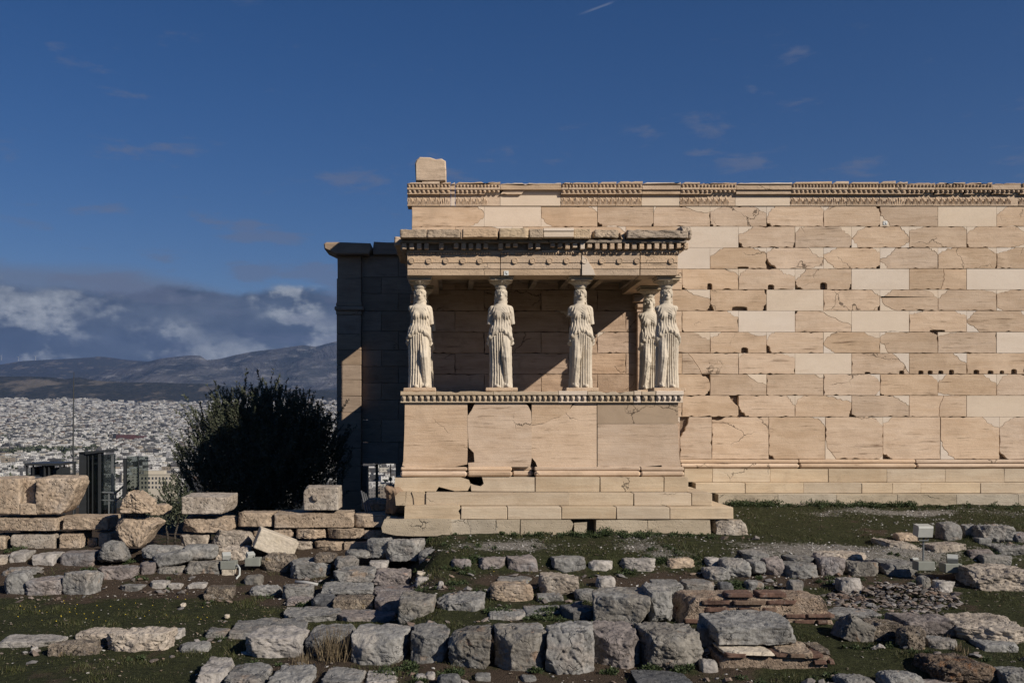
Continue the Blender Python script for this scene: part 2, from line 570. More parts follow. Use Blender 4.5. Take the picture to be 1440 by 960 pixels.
# ------------------------------------------------------------------ near ground
def ground_z(X, Y, detail=True):
    X = np.asarray(X, float); Y = np.asarray(Y, float)
    up = np.interp(Y, [-4, -2.6, -.95, 2.2, 4, 14, 16], [-2.42, -2.36, -2.22, -1.96, -1.95, -3.0, -3.2])
    lo = np.interp(Y, [-30, -20, -9.5, -8.2, -6.5, -5, -4, -3, -2], [-2.6, -2.9, -3.22, -3.05, -2.88, -2.78, -2.71, -2.62, -2.5])
    # the right-hand terrace edge wanders a little
    e = -2.80 + .12 * sstep(X, 2.6, 4.5) + .25 * sstep(X, 7.4, 8.6)
    r = lo + (up - lo) * sstep(Y, e - .28, e + .22)
    le = np.interp(Y, [-30, -20, -9.5, -2.6, -2.2, -.7, -.3, .0, .6, 14], [-2.6, -2.8, -3.07, -3.0, -2.92, -2.62, -2.58, -2.7, -3.0, -3.2])
    k = sstep(X, -1.05, -.2)
    z = le + (r - le) * k
    # the plateau ends north of the temple: the rock falls away to the town
    edge = 14.6 + .6 * np.sin(X * .35)
    z = z - 62 * sstep(Y, edge, edge + 60)
    z = z - 62 * sstep(-X, 16, 70) * sstep(Y, -2, 8)
    if detail:
        p = np.stack([X, Y, np.zeros_like(X)], -1).reshape(-1, 3)
        z = z + (.035 * fbm(p * 1.3, 5, 3) + .022 * fbm(p * 5., 9, 3)).reshape(z.shape)
    return z


def on_ground(px, py):
    """where the line of sight through a photo pixel meets the ground"""
    Y = np.linspace(-11, 3, 1400)
    X = (px - VX) * (Y - CAMY) / F
    zr = (VY - py) * (Y - CAMY) / F
    g = ground_z(X, Y, False)
    i = np.argmax(zr <= g)
    if not (zr <= g).any():
        i = len(Y) - 1
    return float(X[i]), float(Y[i]), float(g[i])


def gravel_mask(X, Y):
    p = np.stack([X, Y, 0 * X], -1).reshape(-1, 3)
    nz = fbm(p * .9, 21, 4).reshape(X.shape)
    m = .10 + .5 * nz
    m = m + .55 * np.exp(-(((X - .9) / 1.6) ** 2 + ((Y + 2.0) / .55) ** 2))
    m = m + .42 * np.exp(-(((Y + 2.3) / .6) ** 2)) * sstep(X, 2.5, 4.5) * (1 - sstep(X, 9.5, 12))
    m = m + .42 * np.exp(-(((Y - 1.4) / .5) ** 2)) * sstep(X, 6.5, 9)
    m = m - .5 * (1 - sstep(X, -2.4, -1.2))
    m = m - .35 * (1 - sstep(Y, -6, -3.6))
    return np.clip(m, 0, 1)


def soil_mask(X, Y):
    """bare brown earth: along the foot of walls and rows of stones"""
    p = np.stack([X, Y, 0 * X], -1).reshape(-1, 3)
    nz = fbm(p * 1.1, 33, 4).reshape(X.shape)
    left = np.maximum(np.exp(-(((Y + 2.75) / .75) ** 2)), .85 * sstep(Y, -2.6, -2.2)) * (1 - sstep(X, -1.0, -.3))
    mid = np.exp(-(((Y + 3.5) / .7) ** 2)) * sstep(X, -1.8, -1) * .75 + np.exp(-(((Y + 5.2) / .8) ** 2)) * sstep(X, .2, 1.) * .35
    front = (1 - sstep(Y, -7.4, -6.4)) * sstep(X, -2.6, -1.8) * (1 - sstep(X, 3.2, 3.9)) * .8
    return np.clip(left + mid + front + .8 * nz - .06, 0, 1)


xs = np.concatenate([[-6000, -1500, -400, -130], np.linspace(-70, -14, 24), np.linspace(-13.5, 19, 430), np.linspace(20, 70, 20), [130, 400, 1500, 6000]])
ys = np.concatenate([[-6000, -1500, -400, -120, -60], np.linspace(-34, -10.6, 20), np.linspace(-10.5, 4, 210), np.linspace(4.3, 16, 22), np.linspace(17, 80, 22)])
GX, GY = np.meshgrid(xs, ys)
GZ = ground_z(GX, GY)
nx, ny = len(xs), len(ys)
idx = np.arange(nx * ny).reshape(ny, nx)
quads = np.stack([idx[:-1, :-1], idx[:-1, 1:], idx[1:, 1:], idx[1:, :-1]], -1).reshape(-1, 4)
m, n = new_mat('ground_earth')
g = n.node('ShaderNodeNewGeometry')
pos = g.outputs['Position']
at = n.node('ShaderNodeAttribute', attribute_name='cover')
gv, so, _ = n.sep(at.outputs['Vector'])
f1 = n.noise(pos, 3.0, 6, .65)
f2 = n.noise(pos, 14., 5, .7)
f3 = n.noise(pos, 60., 3, .7)
soil = n.mix(f2, (.050, .036, .026), (.105, .076, .054))
moss = n.mix(n.ss(f2, .35, .65), (.026, .029, .013), (.054, .058, .025))
grav = n.mix(n.ss(f3, .42, .62), (.13, .115, .095), (.36, .335, .30))
a = n.mix(n.ss(n.math('ADD', so, n.math('MULTIPLY', n.math('SUBTRACT', f1, .5), 1.8)), .18, .66), moss, soil)
a = n.mix(n.ss(n.math('ADD', gv, n.math('MULTIPLY', n.math('SUBTRACT', f2, .5), .9)), .34, .58), a, grav)
finish(n, a, .95, n.math('ADD', f2, n.math('MULTIPLY', f3, .7)), .9, .05, .1)
M['ground'] = m
go = mesh_obj('ground', np.stack([GX, GY, GZ], -1).reshape(-1, 3), quads, M['ground'], None, True)
ca = go.data.attributes.new('cover', 'FLOAT_VECTOR', 'POINT')
cv = np.stack([gravel_mask(GX, GY), soil_mask(GX, GY), 0 * GX], -1).reshape(-1)
ca.data.foreach_set('vector', cv.astype(np.float32))
tag(go, 'uneven ground of moss, brown earth and gravel around the ruins', 'ground', kind='structure')

# ------------------------------------------------------------------ outline helpers for masonry
def jag(a, b, amp, step=.07, seed=0):
    """points from a to b (b left out) with a ragged sideways offset"""
    (x0, z0), (x1, z1) = a, b
    L = math.hypot(x1 - x0, z1 - z0)
    k = max(1, int(L / step))
    out = []
    for i in range(k):
        t = i / k
        o = 0 if i == 0 else (random.uniform(-.2, 1.) * amp + (random.uniform(1., 4.5) * amp if random.random() < .10 else 0))
        out.append((x0 + (x1 - x0) * t - (z1 - z0) / (L or 1) * o, z0 + (z1 - z0) * t + (x1 - x0) / (L or 1) * o))
    return out


def cutline(p, q, bulge, n=7, amp=.012):
    """ragged curve between two points, ends included"""
    out = []
    L = math.hypot(q[0] - p[0], q[1] - p[1]) or 1
    nx_, nz_ = -(q[1] - p[1]) / L, (q[0] - p[0]) / L
    for i in range(n + 1):
        t = i / n
        o = bulge * L * math.sin(math.pi * t) + (random.uniform(-amp, amp) if 0 < i < n else 0)
        out.append((p[0] + (q[0] - p[0]) * t + nx_ * o, p[1] + (q[1] - p[1]) * t + nz_ * o))
    return out


def ashlar(mb, x0, z0, x1, z1, y, depth, cuts, S, old=0, new=1, gap=.0042, rough=.006, ch=.007):
    """one wall block: old stone with corners cut away, each cut filled by a new piece
    ('tl', w, h) or left as a hole ('!tl', w, h); ('nb', x, w, h) bites a socket out of the lower edge; S = photo pixels per metre"""
    x0 += gap / 2; x1 -= gap / 2; z0 += gap / 2; z1 -= gap / 2
    if cuts and cuts != 'new' and cuts[0][0] == 'ck':
        _, f0, f1 = cuts[0]
        ln = cutline((x0 + (x1 - x0) * f0, z0), (x0 + (x1 - x0) * f1, z1), random.uniform(-.08, .08), 8, .012)
        mb.prism(jag((x0, z0), ln[0], rough) + ln + jag((x0 + (x1 - x0) * f1 - .003, z1), (x0, z1), rough)[1:] + [(x0, z1)], y, y + depth, old, ch)
        rl = [(a + .007, b) for a, b in ln]
        mb.prism([rl[0]] + jag((rl[0][0] + .002, z0), (x1, z0), rough)[1:] + [(x1, z0), (x1, z1)] + jag((x1, z1), rl[-1], rough)[1:] + rl[::-1][:-1], y + .004, y + depth, old, ch)
        return
    if cuts == 'new':
        mb.prism([(x0, z0), (x1, z0), (x1, z1), (x0, z1)], y, y + depth, new, .003)
        return
    c = {}
    sock = []
    for q in cuts:
        if q[0] == 'nb':
            sock.append((WXs(q[1]), q[2] / S, q[3] / S))
        else:
            c[q[0].strip('!')] = (q[1] / S, q[2] / S, q[0][0] == '!')
    pieces = []
    pts = []
    lim = lambda k, W_: min(k, W_ * .95)
    Wd, Hd = x1 - x0, z1 - z0

    def corner(name, cx, cz, sx, sz, first_h):
        """returns the points replacing a corner, going counter-clockwise"""
        if name not in c:
            return [(cx, cz)]
        w_, h_, hole = c[name]
        w_ = lim(w_, Wd); h_ = lim(h_, Hd)
        ph = (cx + sx * w_, cz); pv = (cx, cz + sz * h_)
        p, q = (ph, pv) if first_h else (pv, ph)
        line = cutline(p, q, random.uniform(-.18, .14), random.randint(7, 11), min(.022, .16 * min(w_, h_)))
        if not hole:
            ccx, ccz = cx, cz
            poly = [(ccx, ccz)] + list(line)[::-1]
            s = .975
            poly = [(ccx + (X_ - ccx) * s, ccz + (Z_ - ccz) * s) for X_, Z_ in poly]
            pieces.append(poly)
        return line
    bl = corner('bl', x0, z0, 1, 1, False)
    br = corner('br', x1, z0, -1, 1, True)
    tr_ = corner('tr', x1, z1, -1, -1, False)
    tl = corner('tl', x0, z1, 1, -1, True)
    pts += bl[:-1]
    a, b = bl[-1], br[0]
    ss_ = sorted([s for s in sock if a[0] + .02 < s[0] - s[1] / 2 and s[0] + s[1] / 2 < b[0] - .02])
    cur = a
    for (sx_, sw, sh) in ss_:
        pts += jag(cur, (sx_ - sw / 2, z0), rough)
        pts += [(sx_ - sw / 2, z0), (sx_ - sw / 2 * .9, z0 + sh * .85), (sx_ - sw * .2, z0 + sh), (sx_ + sw * .25, z0 + sh * .96), (sx_ + sw / 2 * .95, z0 + sh * .8)]
        cur = (sx_ + sw / 2, z0)
    pts += jag(cur, b, rough)
    pts += br[:-1] + jag(br[-1], tr_[0], rough) + tr_[:-1] + jag(tr_[-1], tl[0], rough) + tl[:-1] + jag(tl[-1], bl[0], rough)
    # drop duplicates
    o2 = [pts[0]]
    for q in pts[1:]:
        if math.hypot(q[0] - o2[-1][0], q[1] - o2[-1][1]) > 1e-4:
            o2.append(q)
    yy = y + random.uniform(-.005, .005)
    mb.prism(o2, yy, y + depth, old, ch)
    for poly in pieces:
        mb.prism(poly, y + random.uniform(-.001, .002), y + depth, new, .002)


# ------------------------------------------------------------------ main wall of the temple
YW = 3.1
SW_ = F / (YW - CAMY)        # 60.6 photo px per metre
WXs = lambda px: WX(px, YW)
zc = [WZ(p, YW) for p in (290, 318.6, 348.3, 378, 407.3, 437, 466.8, 496.5, 526, 556, 586, 645.5)]
odd = [579, 681, 761, 840, 919, 998.5, 1078, 1158, 1237.5, 1319, 1401.5, 1483, 1564, 1645, 1720]
even = [579, 640, 720, 800, 880, 959, 1038.5, 1118, 1197.5, 1278.5, 1359.5, 1441, 1522, 1603, 1684, 1720]
spec = {
 (0, 0): [('tr', 22, 10), ('br', 22, 14)], (0, 1): 'new', (0, 2): [('bl', 16, 15), ('tr', 14, 8)], (0, 3): [('!bl', 9, 8), ('!br', 3, 5)], (0, 4): [('tr', 36, 8), ('tl', 4, 10)],
 (0, 5): [('tl', 18, 8), ('tr', 24, 10), ('!bl', 6, 8)], (0, 6): [('tl', 12, 18), ('tr', 20, 5), ('!bl', 8, 6)], (0, 7): [('tl', 13, 8), ('!br', 3, 5), ('!tr', 7, 12)], (0, 8): [('bl', 14, 15)], (0, 9): 'new', (0, 10): [('tl', 22, 12)], (0, 12): 'new',
 (1, 1): [('tr', 30, 20)], (1, 2): [('tl', 16, 12)], (1, 3): [('tr', 28, 8)], (1, 4): [('tr', 14, 4)], (1, 5): 'new', (1, 6): [('tl', 20, 11), ('!bl', 7, 8), ('!br', 3, 8)], (1, 7): [('tl', 13, 9), ('tr', 18, 15), ('!br', 3, 4)], (1, 8): [('tl', 20, 17), ('tr', 12, 14), ('bl', 9, 12), ('br', 12, 8)],
 (1, 9): [('tl', 22, 6), ('tr', 8, 4)], (1, 10): [('tl', 17, 12), ('tr', 26, 8), ('!bl', 4, 6), ('br', 24, 5)], (1, 11): [('tl', 22, 10)], (1, 13): 'new',
 (2, 4): 'new', (2, 5): [('tl', 19, 12), ('tr', 24, 8), ('nb', 1045, 16, 3)], (2, 6): [('tl', 20, 8), ('tr', 21, 14), ('!bl', 14, 15), ('br', 18, 5)], (2, 7): [('tl', 19, 9), ('bl', 20, 15), ('tr', 10, 8), ('!br', 6, 5)], (2, 8): [('tl', 22, 16), ('bl', 10, 10), ('tr', 14, 10)],
 (2, 9): [('tl', 20, 10), ('tr', 13, 8), ('!br', 2, 12)], (2, 10): [('tl', 26, 8)], (2, 11): 'new',
 (3, 5): [('tr', 22, 9), ('nb', 998, 7, 9), ('!bl', 7, 7)], (3, 6): [('tl', 13, 14), ('tr', 23, 10), ('nb', 1084, 9, 7), ('br', 5, 5)], (3, 7): [('tl', 15, 16), ('!bl', 12, 12), ('nb', 1158, 10, 10), ('!br', 4, 9)], (3, 8): 'new', (3, 9): [('ck', .55, .6)], (3, 10): 'new', (3, 11): [('tl', 10, 8)],
 (4, 4): [('tr', 36, 13), ('!br', 5, 11)], (4, 5): [('!bl', 6, 12), ('nb', 1040, 22, 6), ('!tr', 3, 8), ('!br', 5, 10)], (4, 6): 'new', (4, 7): [('tr', 13, 8), ('!br', 3, 8)], (4, 8): [('tl', 18, 11), ('bl', 24, 20), ('tr', 20, 13)], (4, 9): [('tl', 15, 12), ('tr', 28, 5)], (4, 10): [('tl', 22, 6), ('bl', 9, 5)], (4, 12): 'new',
 (5, 5): [('tr', 16, 9), ('!bl', 3, 8)], (5, 6): 'new', (5, 7): [('tr', 46, 20), ('!tl', 4, 5)], (5, 8): 'new', (5, 9): [('tl', 22, 5), ('tr', 17, 7), ('nb', 1318, 22, 3)], (5, 10): [('tl', 13, 13), ('bl', 18, 14), ('tr', 5, 7)], (5, 11): 'new',
 (6, 4): [('tr', 24, 11)], (6, 5): [('tl', 16, 7), ('tr', 26, 4), ('nb', 1047, 10, 8)], (6, 6): [('tl', 11, 11), ('!bl', 7, 14)], (6, 7): [('tl', 24, 15), ('bl', 16, 12), ('tr', 22, 8)], (6, 8): [('tl', 28, 7), ('bl', 12, 16), ('!tr', 10, 4)], (6, 9): [('tl', 28, 6)], (6, 10): 'new',
 (7, 5): [('ck', .35, .1)], (7, 6): [('tl', 10, 7), ('tr', 20, 7)], (7, 7): 'new', (7, 8): [('tr', 24, 28), ('nb', 1220, 8, 3), ('nb', 1268, 7, 5)], (7, 9): [('tr', 19, 14), ('nb', 1283, 7, 5), ('nb', 1295, 7, 5), ('nb', 1308, 7, 5), ('nb', 1323, 7, 5), ('nb', 1338, 7, 6), ('nb', 1355, 7, 6)], (7, 10): [('nb', 1373, 8, 6), ('nb', 1393, 8, 5), ('nb', 1409, 6, 5), ('nb', 1426, 8, 7)], (7, 11): [('nb', 1455, 7, 5)],
 (8, 4): [('!tr', 15, 13), ('!br', 7, 9)], (8, 5): [('tr', 28, 15), ('nb', 1090, 12, 3)], (8, 6): [('tr', 12, 5), ('!bl', 9, 2)], (8, 7): [('tr', 20, 11), ('br', 9, 8)], (8, 8): [('tr', 21, 12), ('!bl', 9, 3)], (8, 9): [('tl', 14, 11), ('tr', 19, 13), ('bl', 24, 4)], (8, 10): [('tl', 16, 18)],
 (9, 5): [('!tr', 14, 17), ('!br', 2, 3)], (9, 6): [('!bl', 15, 15), ('tr', 11, 14)], (9, 7): [('tl', 12, 15), ('tr', 36, 10), ('!br', 4, 12)], (9, 8): [('tr', 23, 14), ('!bl', 7, 4)], (9, 9): [('ck', .52, .6)], (9, 10): 'new', (9, 11): [('tl', 14, 9)],
 (10, 4): [('!tl', 13, 29)], (10, 5): [('!tl', 20, 4)], (10, 6): [('tr', 21, 14), ('!bl', 9, 6)], (10, 7): [('tr', 32, 13), ('br', 5, 6), ('bl', 15, 28)], (10, 8): [('tl', 14, 9), ('!bl', 14, 9)], (10, 9): [('tr', 24, 15), ('bl', 20, 30)], (10, 10): [('tl', 21, 17), ('!bl', 22, 11)],
}
wall = empty('temple_wall', (6.0, YW, -1.96), 'long tan marble temple wall patched with pale new marble blocks', 'wall')
mb = MB()
jo = {10: [579, 660, 741, 822, 903, 956, 1001, 1081, 1160.5, 1241.5, 1322.5, 1405.5, 1488, 1570, 1650, 1720]}
for r in range(11):
    js = jo.get(r, odd if r % 2 == 0 else even)
    if r == 10:
        base = 4 - js.index(956)
    for i in range(len(js) - 1):
        key = (r, i + base) if r == 10 else (r, i)
        cuts = spec.get(key)
        if cuts is None:
            cuts = []
            if js[i] > 1445 or (js[i] < 930 and r > 2):
                if random.random() < .25: cuts.append((random.choice(['tl', 'tr']), random.uniform(8, 26), random.uniform(6, 14)))
                if random.random() < .12: cuts = 'new' if js[i] > 1445 else cuts
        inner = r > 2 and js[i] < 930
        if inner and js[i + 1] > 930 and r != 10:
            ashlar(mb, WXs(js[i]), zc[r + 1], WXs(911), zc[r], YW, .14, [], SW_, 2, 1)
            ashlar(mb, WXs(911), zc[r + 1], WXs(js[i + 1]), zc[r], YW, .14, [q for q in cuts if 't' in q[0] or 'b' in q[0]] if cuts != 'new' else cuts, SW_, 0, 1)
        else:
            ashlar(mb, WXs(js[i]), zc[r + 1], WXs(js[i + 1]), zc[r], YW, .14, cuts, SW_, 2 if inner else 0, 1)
mb.build('masonry', [M['old'], M['new'], M['inner']], wall)
mb = MB()
XW0, XW1 = WXs(579), WXs(1720)
mb.box(XW0 + .012, XW1 - .01, YW + .10, YW + .66, -2.1, zc[0] - .004)
mb.build('wall_core', M['core'], wall)
# base moulding and the steps under the wall
mb = MB()
ztm = [WZ(645.5, YW), -1.166, -1.472, -1.705, -2.05]
def course_boxes(mb, joints, yf, yb, z0, z1, S_Y, c=.007, m=0, jit=.006):
    for i in range(len(joints) - 1):
        xa, xb = WX(joints[i], S_Y), WX(joints[i + 1], S_Y)
        mb.cbox(xa + .0015, xb - .0015, yf + random.uniform(-jit, jit), yb, z0 + .002, z1 - .002, c, .004, m)
zt = ztm[0]
for a_, b_ in zip([955, 1122, 1286, 1450, 1600], [1122, 1286, 1450, 1600, 1715]):
    x0_, x1_ = WXs(a_) + .004, WXs(b_) - .004
    zm = zt - (zt - ztm[1]) * .42
    mb.cbox(x0_, x1_, YW - .05, YW + .2, zm + .004, zt - .004, .018, .004)
    mb.cbox(x0_, x1_, YW - .115, YW + .2, ztm[1] + .012, zm - .004, .04, .005)
mb.build('base_moulding', M['old'], wall)
mb = MB()
course_boxes(mb, [962, 1002, 1083, 1165, 1247, 1329, 1412, 1495, 1578, 1660, 1716], YW - .13, YW + .3, ztm[2], ztm[1], YW - .13)
course_boxes(mb, [978, 1048, 1130, 1212, 1255, 1295, 1379, 1462, 1545, 1630, 1718], YW - .42, YW + .3, ztm[3], ztm[2], YW - .42)
mb.build('step', M['step'], wall)
mb = MB()
course_boxes(mb, [1010, 1094, 1176, 1262, 1345, 1432, 1515, 1600, 1722], YW - .72, YW + .3, ztm[4], ztm[3], YW - .72)
mb.build('foundation', M['pale'], wall)


# crowning cornice of the wall
def egg_row(mb, x0, x1, y, zc_, h, pitch, m=0):
    k = max(1, int((x1 - x0) / pitch))
    p = (x1 - x0) / k
    for i in range(k):
        cx = x0 + (i + .5) * p
        w_ = p * .36
        mb.add([(cx - w_, y + .03, zc_ - h * .2), (cx - w_, y + .03, zc_ + h * .5), (cx + w_, y + .03, zc_ + h * .5), (cx + w_, y + .03, zc_ - h * .2), (cx, y + .03, zc_ - h * .5),
                (cx, y, zc_ - h * .05), (cx - w_ * .55, y + .004, zc_ + h * .4), (cx + w_ * .55, y + .004, zc_ + h * .4)],
               [(0, 4, 5), (4, 3, 5), (0, 5, 6), (0, 6, 1), (3, 7, 5), (3, 2, 7), (6, 5, 7), (1, 6, 7, 2)], m)


crown = MB()
ztop = [5.45, 5.385, 5.27, 5.175, zc[0] + .006]
segs = [572, 618, 634, 640, 704, 790, 842, 868, 905, 959, 986, 1038, 1116, 1172, 1196, 1238, 1262, 1279, 1319, 1361, 1400, 1440, 1490, 1545, 1600, 1660, 1722]
yprof = [YW - .19, YW - .155, YW - .10, YW - .035]
for i in range(len(segs) - 1):
    xa = WX(segs[i], YW - .26) + .004; xb = WX(segs[i + 1], YW - .26) - .004
    broken = random.random() < .42
    plainp = segs[i] in (1038,) or random.random() < .08
    top = ztop[0] + random.uniform(-.02, .015) - (.03 if broken and random.random() < .5 else 0)
    if segs[i] == 1038: top = 5.43
    # crown slab
    ol = [(xa, ztop[1]), (xb, ztop[1])] + jag((xb, top - random.uniform(0, .02)), (xa, top - random.uniform(0, .02)), .006 if not broken else .014, .08)
    crown.prism(ol, yprof[0] + (random.uniform(.02, .06) if broken else random.uniform(0, .012)), YW + .62, 1 if plainp else 0, .012)
    if not plainp and not (broken and random.random() < .12):
        egg_row(crown, xa, xb, yprof[0] + .012, ztop[1] - .036, .058, .075)
    crown.box(xa, xb, yprof[1] + .012, YW + .6, ztop[2] + .003, ztop[1] - .003, 0)
    if not plainp and not (broken and random.random() < .2):
        egg_row(crown, xa, xb, yprof[1] + .015, ztop[2] - .036, .065, .10)
    if broken:
        k = random.uniform(.25, .75)
        xm = xa + (xb - xa) * k
        crown.prism(jag((xa, ztop[3]), (xm, ztop[3]), .004) + jag((xm, ztop[3]), (xm + .08, ztop[2]), .01) + jag((xm + .08, ztop[2]), (xa, ztop[2]), .004), yprof[2] + .01, YW + .5, 0)
        crown.box(xm, xb, yprof[2] + .06, YW + .5, ztop[3] + .002, ztop[2] - .002, 1)
    else:
        crown.box(xa, xb, yprof[2], YW + .5, ztop[3] + .002, ztop[2] - .002, 0)
    # band of palmettes
    crown.box(xa, xb, yprof[3] + .012, YW + .4, ztop[4], ztop[3] - .002, 1 if plainp else 0)
    if not plainp:
        k = max(1, int((xb - xa) / .135)); p = (xb - xa) / k
        hh = ztop[3] - ztop[4]
        cut = random.uniform(.6, 1.2) if broken else 2
        for q in range(k):
            if (q + .5) / k > cut: continue
            cx = xa + (q + .5) * p; z_ = ztop[4] + .015; y_ = yprof[3] - .012; yb_ = yprof[3] + .013
            for (dx_, w_, hq) in ((0, .016, .9), (-.026, .012, .74), (.026, .012, .74), (-.048, .010, .5), (.048, .010, .5)):
                x_ = cx + dx_ * p / .135
                crown.add([(x_ - w_, yb_, z_), (x_ + w_, yb_, z_), (x_ + w_ * 1.3 + dx_ * .25, yb_, z_ + hh * hq * .85), (x_ - w_ * 1.3 + dx_ * .25, yb_, z_ + hh * hq * .85), (x_ + dx_ * .2, y_, z_ + hh * hq * .6)],
                          [(0, 1, 4), (1, 2, 4), (2, 3, 4), (3, 0, 4)], 0)
crown.build('cornice', [M['grey'], M['new']], wall)

# ------------------------------------------------------------------ west front seen end-on behind the wall (throws the shade on the north porch)
wf = empty('west_facade', (-.7, 8.5, -3.2), 'west front of the temple standing edge-on behind the patched wall, only its top block showing', 'facade')
mb = MB()
mb.box(-1.0, -.5, YW + .67, 14.0, -3.2, 2.15)
mb.box(-1.0, -.5, YW + .67, 10.395, 2.154, 4.1)
mb.box(-1.0, -.5, 10.4, 11.02, 2.154, 5.2)
mb.box(-1.0, -.5, 12.14, 14.0, 2.154, 5.9)
mb.box(-1.0, -.5, 11.024, 12.136, 4.52, 5.9)
mb.box(-1.0, -.5, 10.4, 11.02, 5.204, 5.9)
mb.build('wall', M['old'], wf)
for yy in (7.9, 9.6, 12.75):
    c_ = MB()
    c_.lathe([(.29, 1.2), (.29, 1.3), (.27, 1.4), (.26, 1.5), (.25, 3.9), (.25, 4.1), (.28, 4.2), (.28, 4.39)], -.95, yy, 20)
    c_.build('engaged_column', M['old'], wf, True)
mb = MB()
mb.box(-1.05, -.45, 10.9, 14.0, 5.904, 6.7); mb.box(-1.02, -.48, 10.92, 14.0, 6.704, 7.35)
mb.prism([(-1.22, 7.354), (-.30, 7.354), (-.27, 7.6), (-.29, 7.98), (-.42, 8.06), (-.60, 8.04), (-.78, 8.10), (-1.10, 8.11), (-1.2, 8.02), (-1.25, 7.9)], 10.9, 14.0, 0, .04)
mb.build('entablature', M['grey'], wf)

# ------------------------------------------------------------------ north porch, beyond the west court
YN = 14.0
NX = lambda px: WX(px, YN)
NZ = lambda py: WZ(py, YN)
npch = empty('north_porch', (NX(520), YN, -3.2), 'shaded marble porch wall with corner pilaster and cornice left of the statues', 'porch')
mb = MB()
zj = [NZ(p) for p in (389, 412, 437, 465, 492, 515, 538, 562, 590, 622, 652)]
xa, xb = NX(508), NX(640)
rows = [NZ(358)] + zj
for i in range(len(rows) - 1):
    js = [508, 560, 612, 640] if i % 2 == 0 else [508, 536, 588, 640]
    for a_, b_ in zip(js[:-1], js[1:]):
        ashlar(mb, NX(a_), rows[i + 1], NX(b_), rows[i], YN + .12, .2, [], 41)
mb.box(NX(516.5), NX(640), YN + .2, YN + .7, NZ(652), NZ(360))
mb.box(NX(556), NX(640), YN + .13, YN + .7, -3.2, NZ(652) - .003)
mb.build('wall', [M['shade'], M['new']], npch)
mb = MB()
rows = [NZ(p) for p in (392, 427, 431, 443, 470, 492, 513, 534, 557, 580, 604, 630, 655, 690, 722)]
for i in range(len(rows) - 1):
    if i in (1, 2): continue
    mb.cbox(NX(474), NX(508), YN - .1, YN + .75, rows[i + 1] + .003, rows[i] - .003, .012, .004)
mb.cbox(NX(508) + .004, NX(516), YN + .13, YN + .75, -3.2, NZ(656), .01, .003)
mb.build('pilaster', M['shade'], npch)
mb = MB()
mb.cbox(NX(473), NX(509.5), YN - .14, YN + .75, NZ(431) + .003, NZ(426) - .003, .02)
mb.cbox(NX(471), NX(512), YN - .19, YN + .75, NZ(437), NZ(431), .03)
mb.cbox(NX(473), NX(509), YN - .12, YN + .75, NZ(443), NZ(437) - .003, .02)
mb.build('pilaster_capital', M['shade'], npch)
mb = MB()
mb.cbox(NX(475), NX(508), YN - .08, YN + .7, NZ(392) + .003, NZ(358), .012)
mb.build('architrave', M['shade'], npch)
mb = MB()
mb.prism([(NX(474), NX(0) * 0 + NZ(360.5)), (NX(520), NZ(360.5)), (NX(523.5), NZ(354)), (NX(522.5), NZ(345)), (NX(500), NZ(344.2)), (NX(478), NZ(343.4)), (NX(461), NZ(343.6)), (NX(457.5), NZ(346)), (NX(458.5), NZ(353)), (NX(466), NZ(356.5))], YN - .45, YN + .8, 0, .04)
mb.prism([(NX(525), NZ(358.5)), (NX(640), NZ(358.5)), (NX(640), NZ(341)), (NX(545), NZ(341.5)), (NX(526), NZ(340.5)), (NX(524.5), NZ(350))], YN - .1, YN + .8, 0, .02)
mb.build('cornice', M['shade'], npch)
dj = MB()
dj.box(NX(527), NX(530.6), YN + .3, YN + .42, -3.2, NZ(653))
dj.build('door_post', plain('yellowed_wood_post', (.22, .17, .09), .7), npch)
dj = MB()
dj.tube([(NX(548.5), YN + .35, -3.2), (NX(548.5), YN + .35, NZ(653))], .02, 6)
dj.build('door_bar', M['darksteel'], npch)

# ------------------------------------------------------------------ porch of the statues
PX = lambda px, Y=0.: WX(px, Y)
porch = empty('statue_porch', (1.75, 1.5, -2.2), 'small marble porch carried by draped statues on a high podium with steps', 'porch')
XL, XR = -1.0, 4.48
# podium slabs
mb = MB()
S0 = 70.
zt_, zb_ = .31, -.97
def slab(pts, y=0., m=0, d=.3, ch=.012):
    mb.prism([(PX(a), WZ(b, 0.)) for a, b in pts], y, y + d, m, ch)
slab([(570, 655.5), (566.5, 654), (568, 648), (569.5, 610), (569.8, 566.3), (656.8, 566.3), (657.2, 600), (656.6, 640), (656.5, 652), (640, 655)])
slab([(659, 655), (658.6, 651), (668, 650), (667, 636), (660, 629), (658.3, 600), (658.2, 585), (664, 577), (668.5, 566.8), (736, 566.3), (742, 571), (746, 579), (747, 600), (746.8, 645), (745.5, 655.5)], -.004)
slab([(756, 655.3), (754, 649), (748.6, 643), (748.2, 598), (766, 595.5), (779, 588), (788, 586), (800, 578), (807, 569.5), (812, 566.4), (838.4, 566.4), (838.7, 655.3)], .012)
slab([(748.3, 597), (748.3, 566.5), (806, 566.5), (799, 577), (787, 585), (778.6, 586.8), (765, 594)], .0)
slab([(840.3, 594.5), (840.3, 566.4), (953.4, 566.4), (953.6, 594.5)], .002, 1)
slab([(841, 655.4), (840.8, 596.5), (950, 596.3), (952.5, 598), (953, 612), (954, 640), (957.5, 655.4), (931, 655.3), (930.5, 653), (905, 655.2)], .008)
mb.box(XL + .03, XR - .03, .22, 3.0, -1.2, .30, 2)
# west and east faces of the podium
for xx, sgn in ((XL, 1), (XR, -1)):
    for ya, yb in ((.305, 1.4), (1.404, 2.9)):
        x_ = sorted((xx + sgn * .004, xx + sgn * .2))
        mb.cbox(x_[0], x_[1], ya, yb, zb_, zt_, .01)
mb.build('podium', [M['old'], marble('smooth_buff_marble', (.43, .315, .21), (.35, .25, .165), (.25, .18, .12), .3, 3., .1, .3, .03), M['core']], porch)
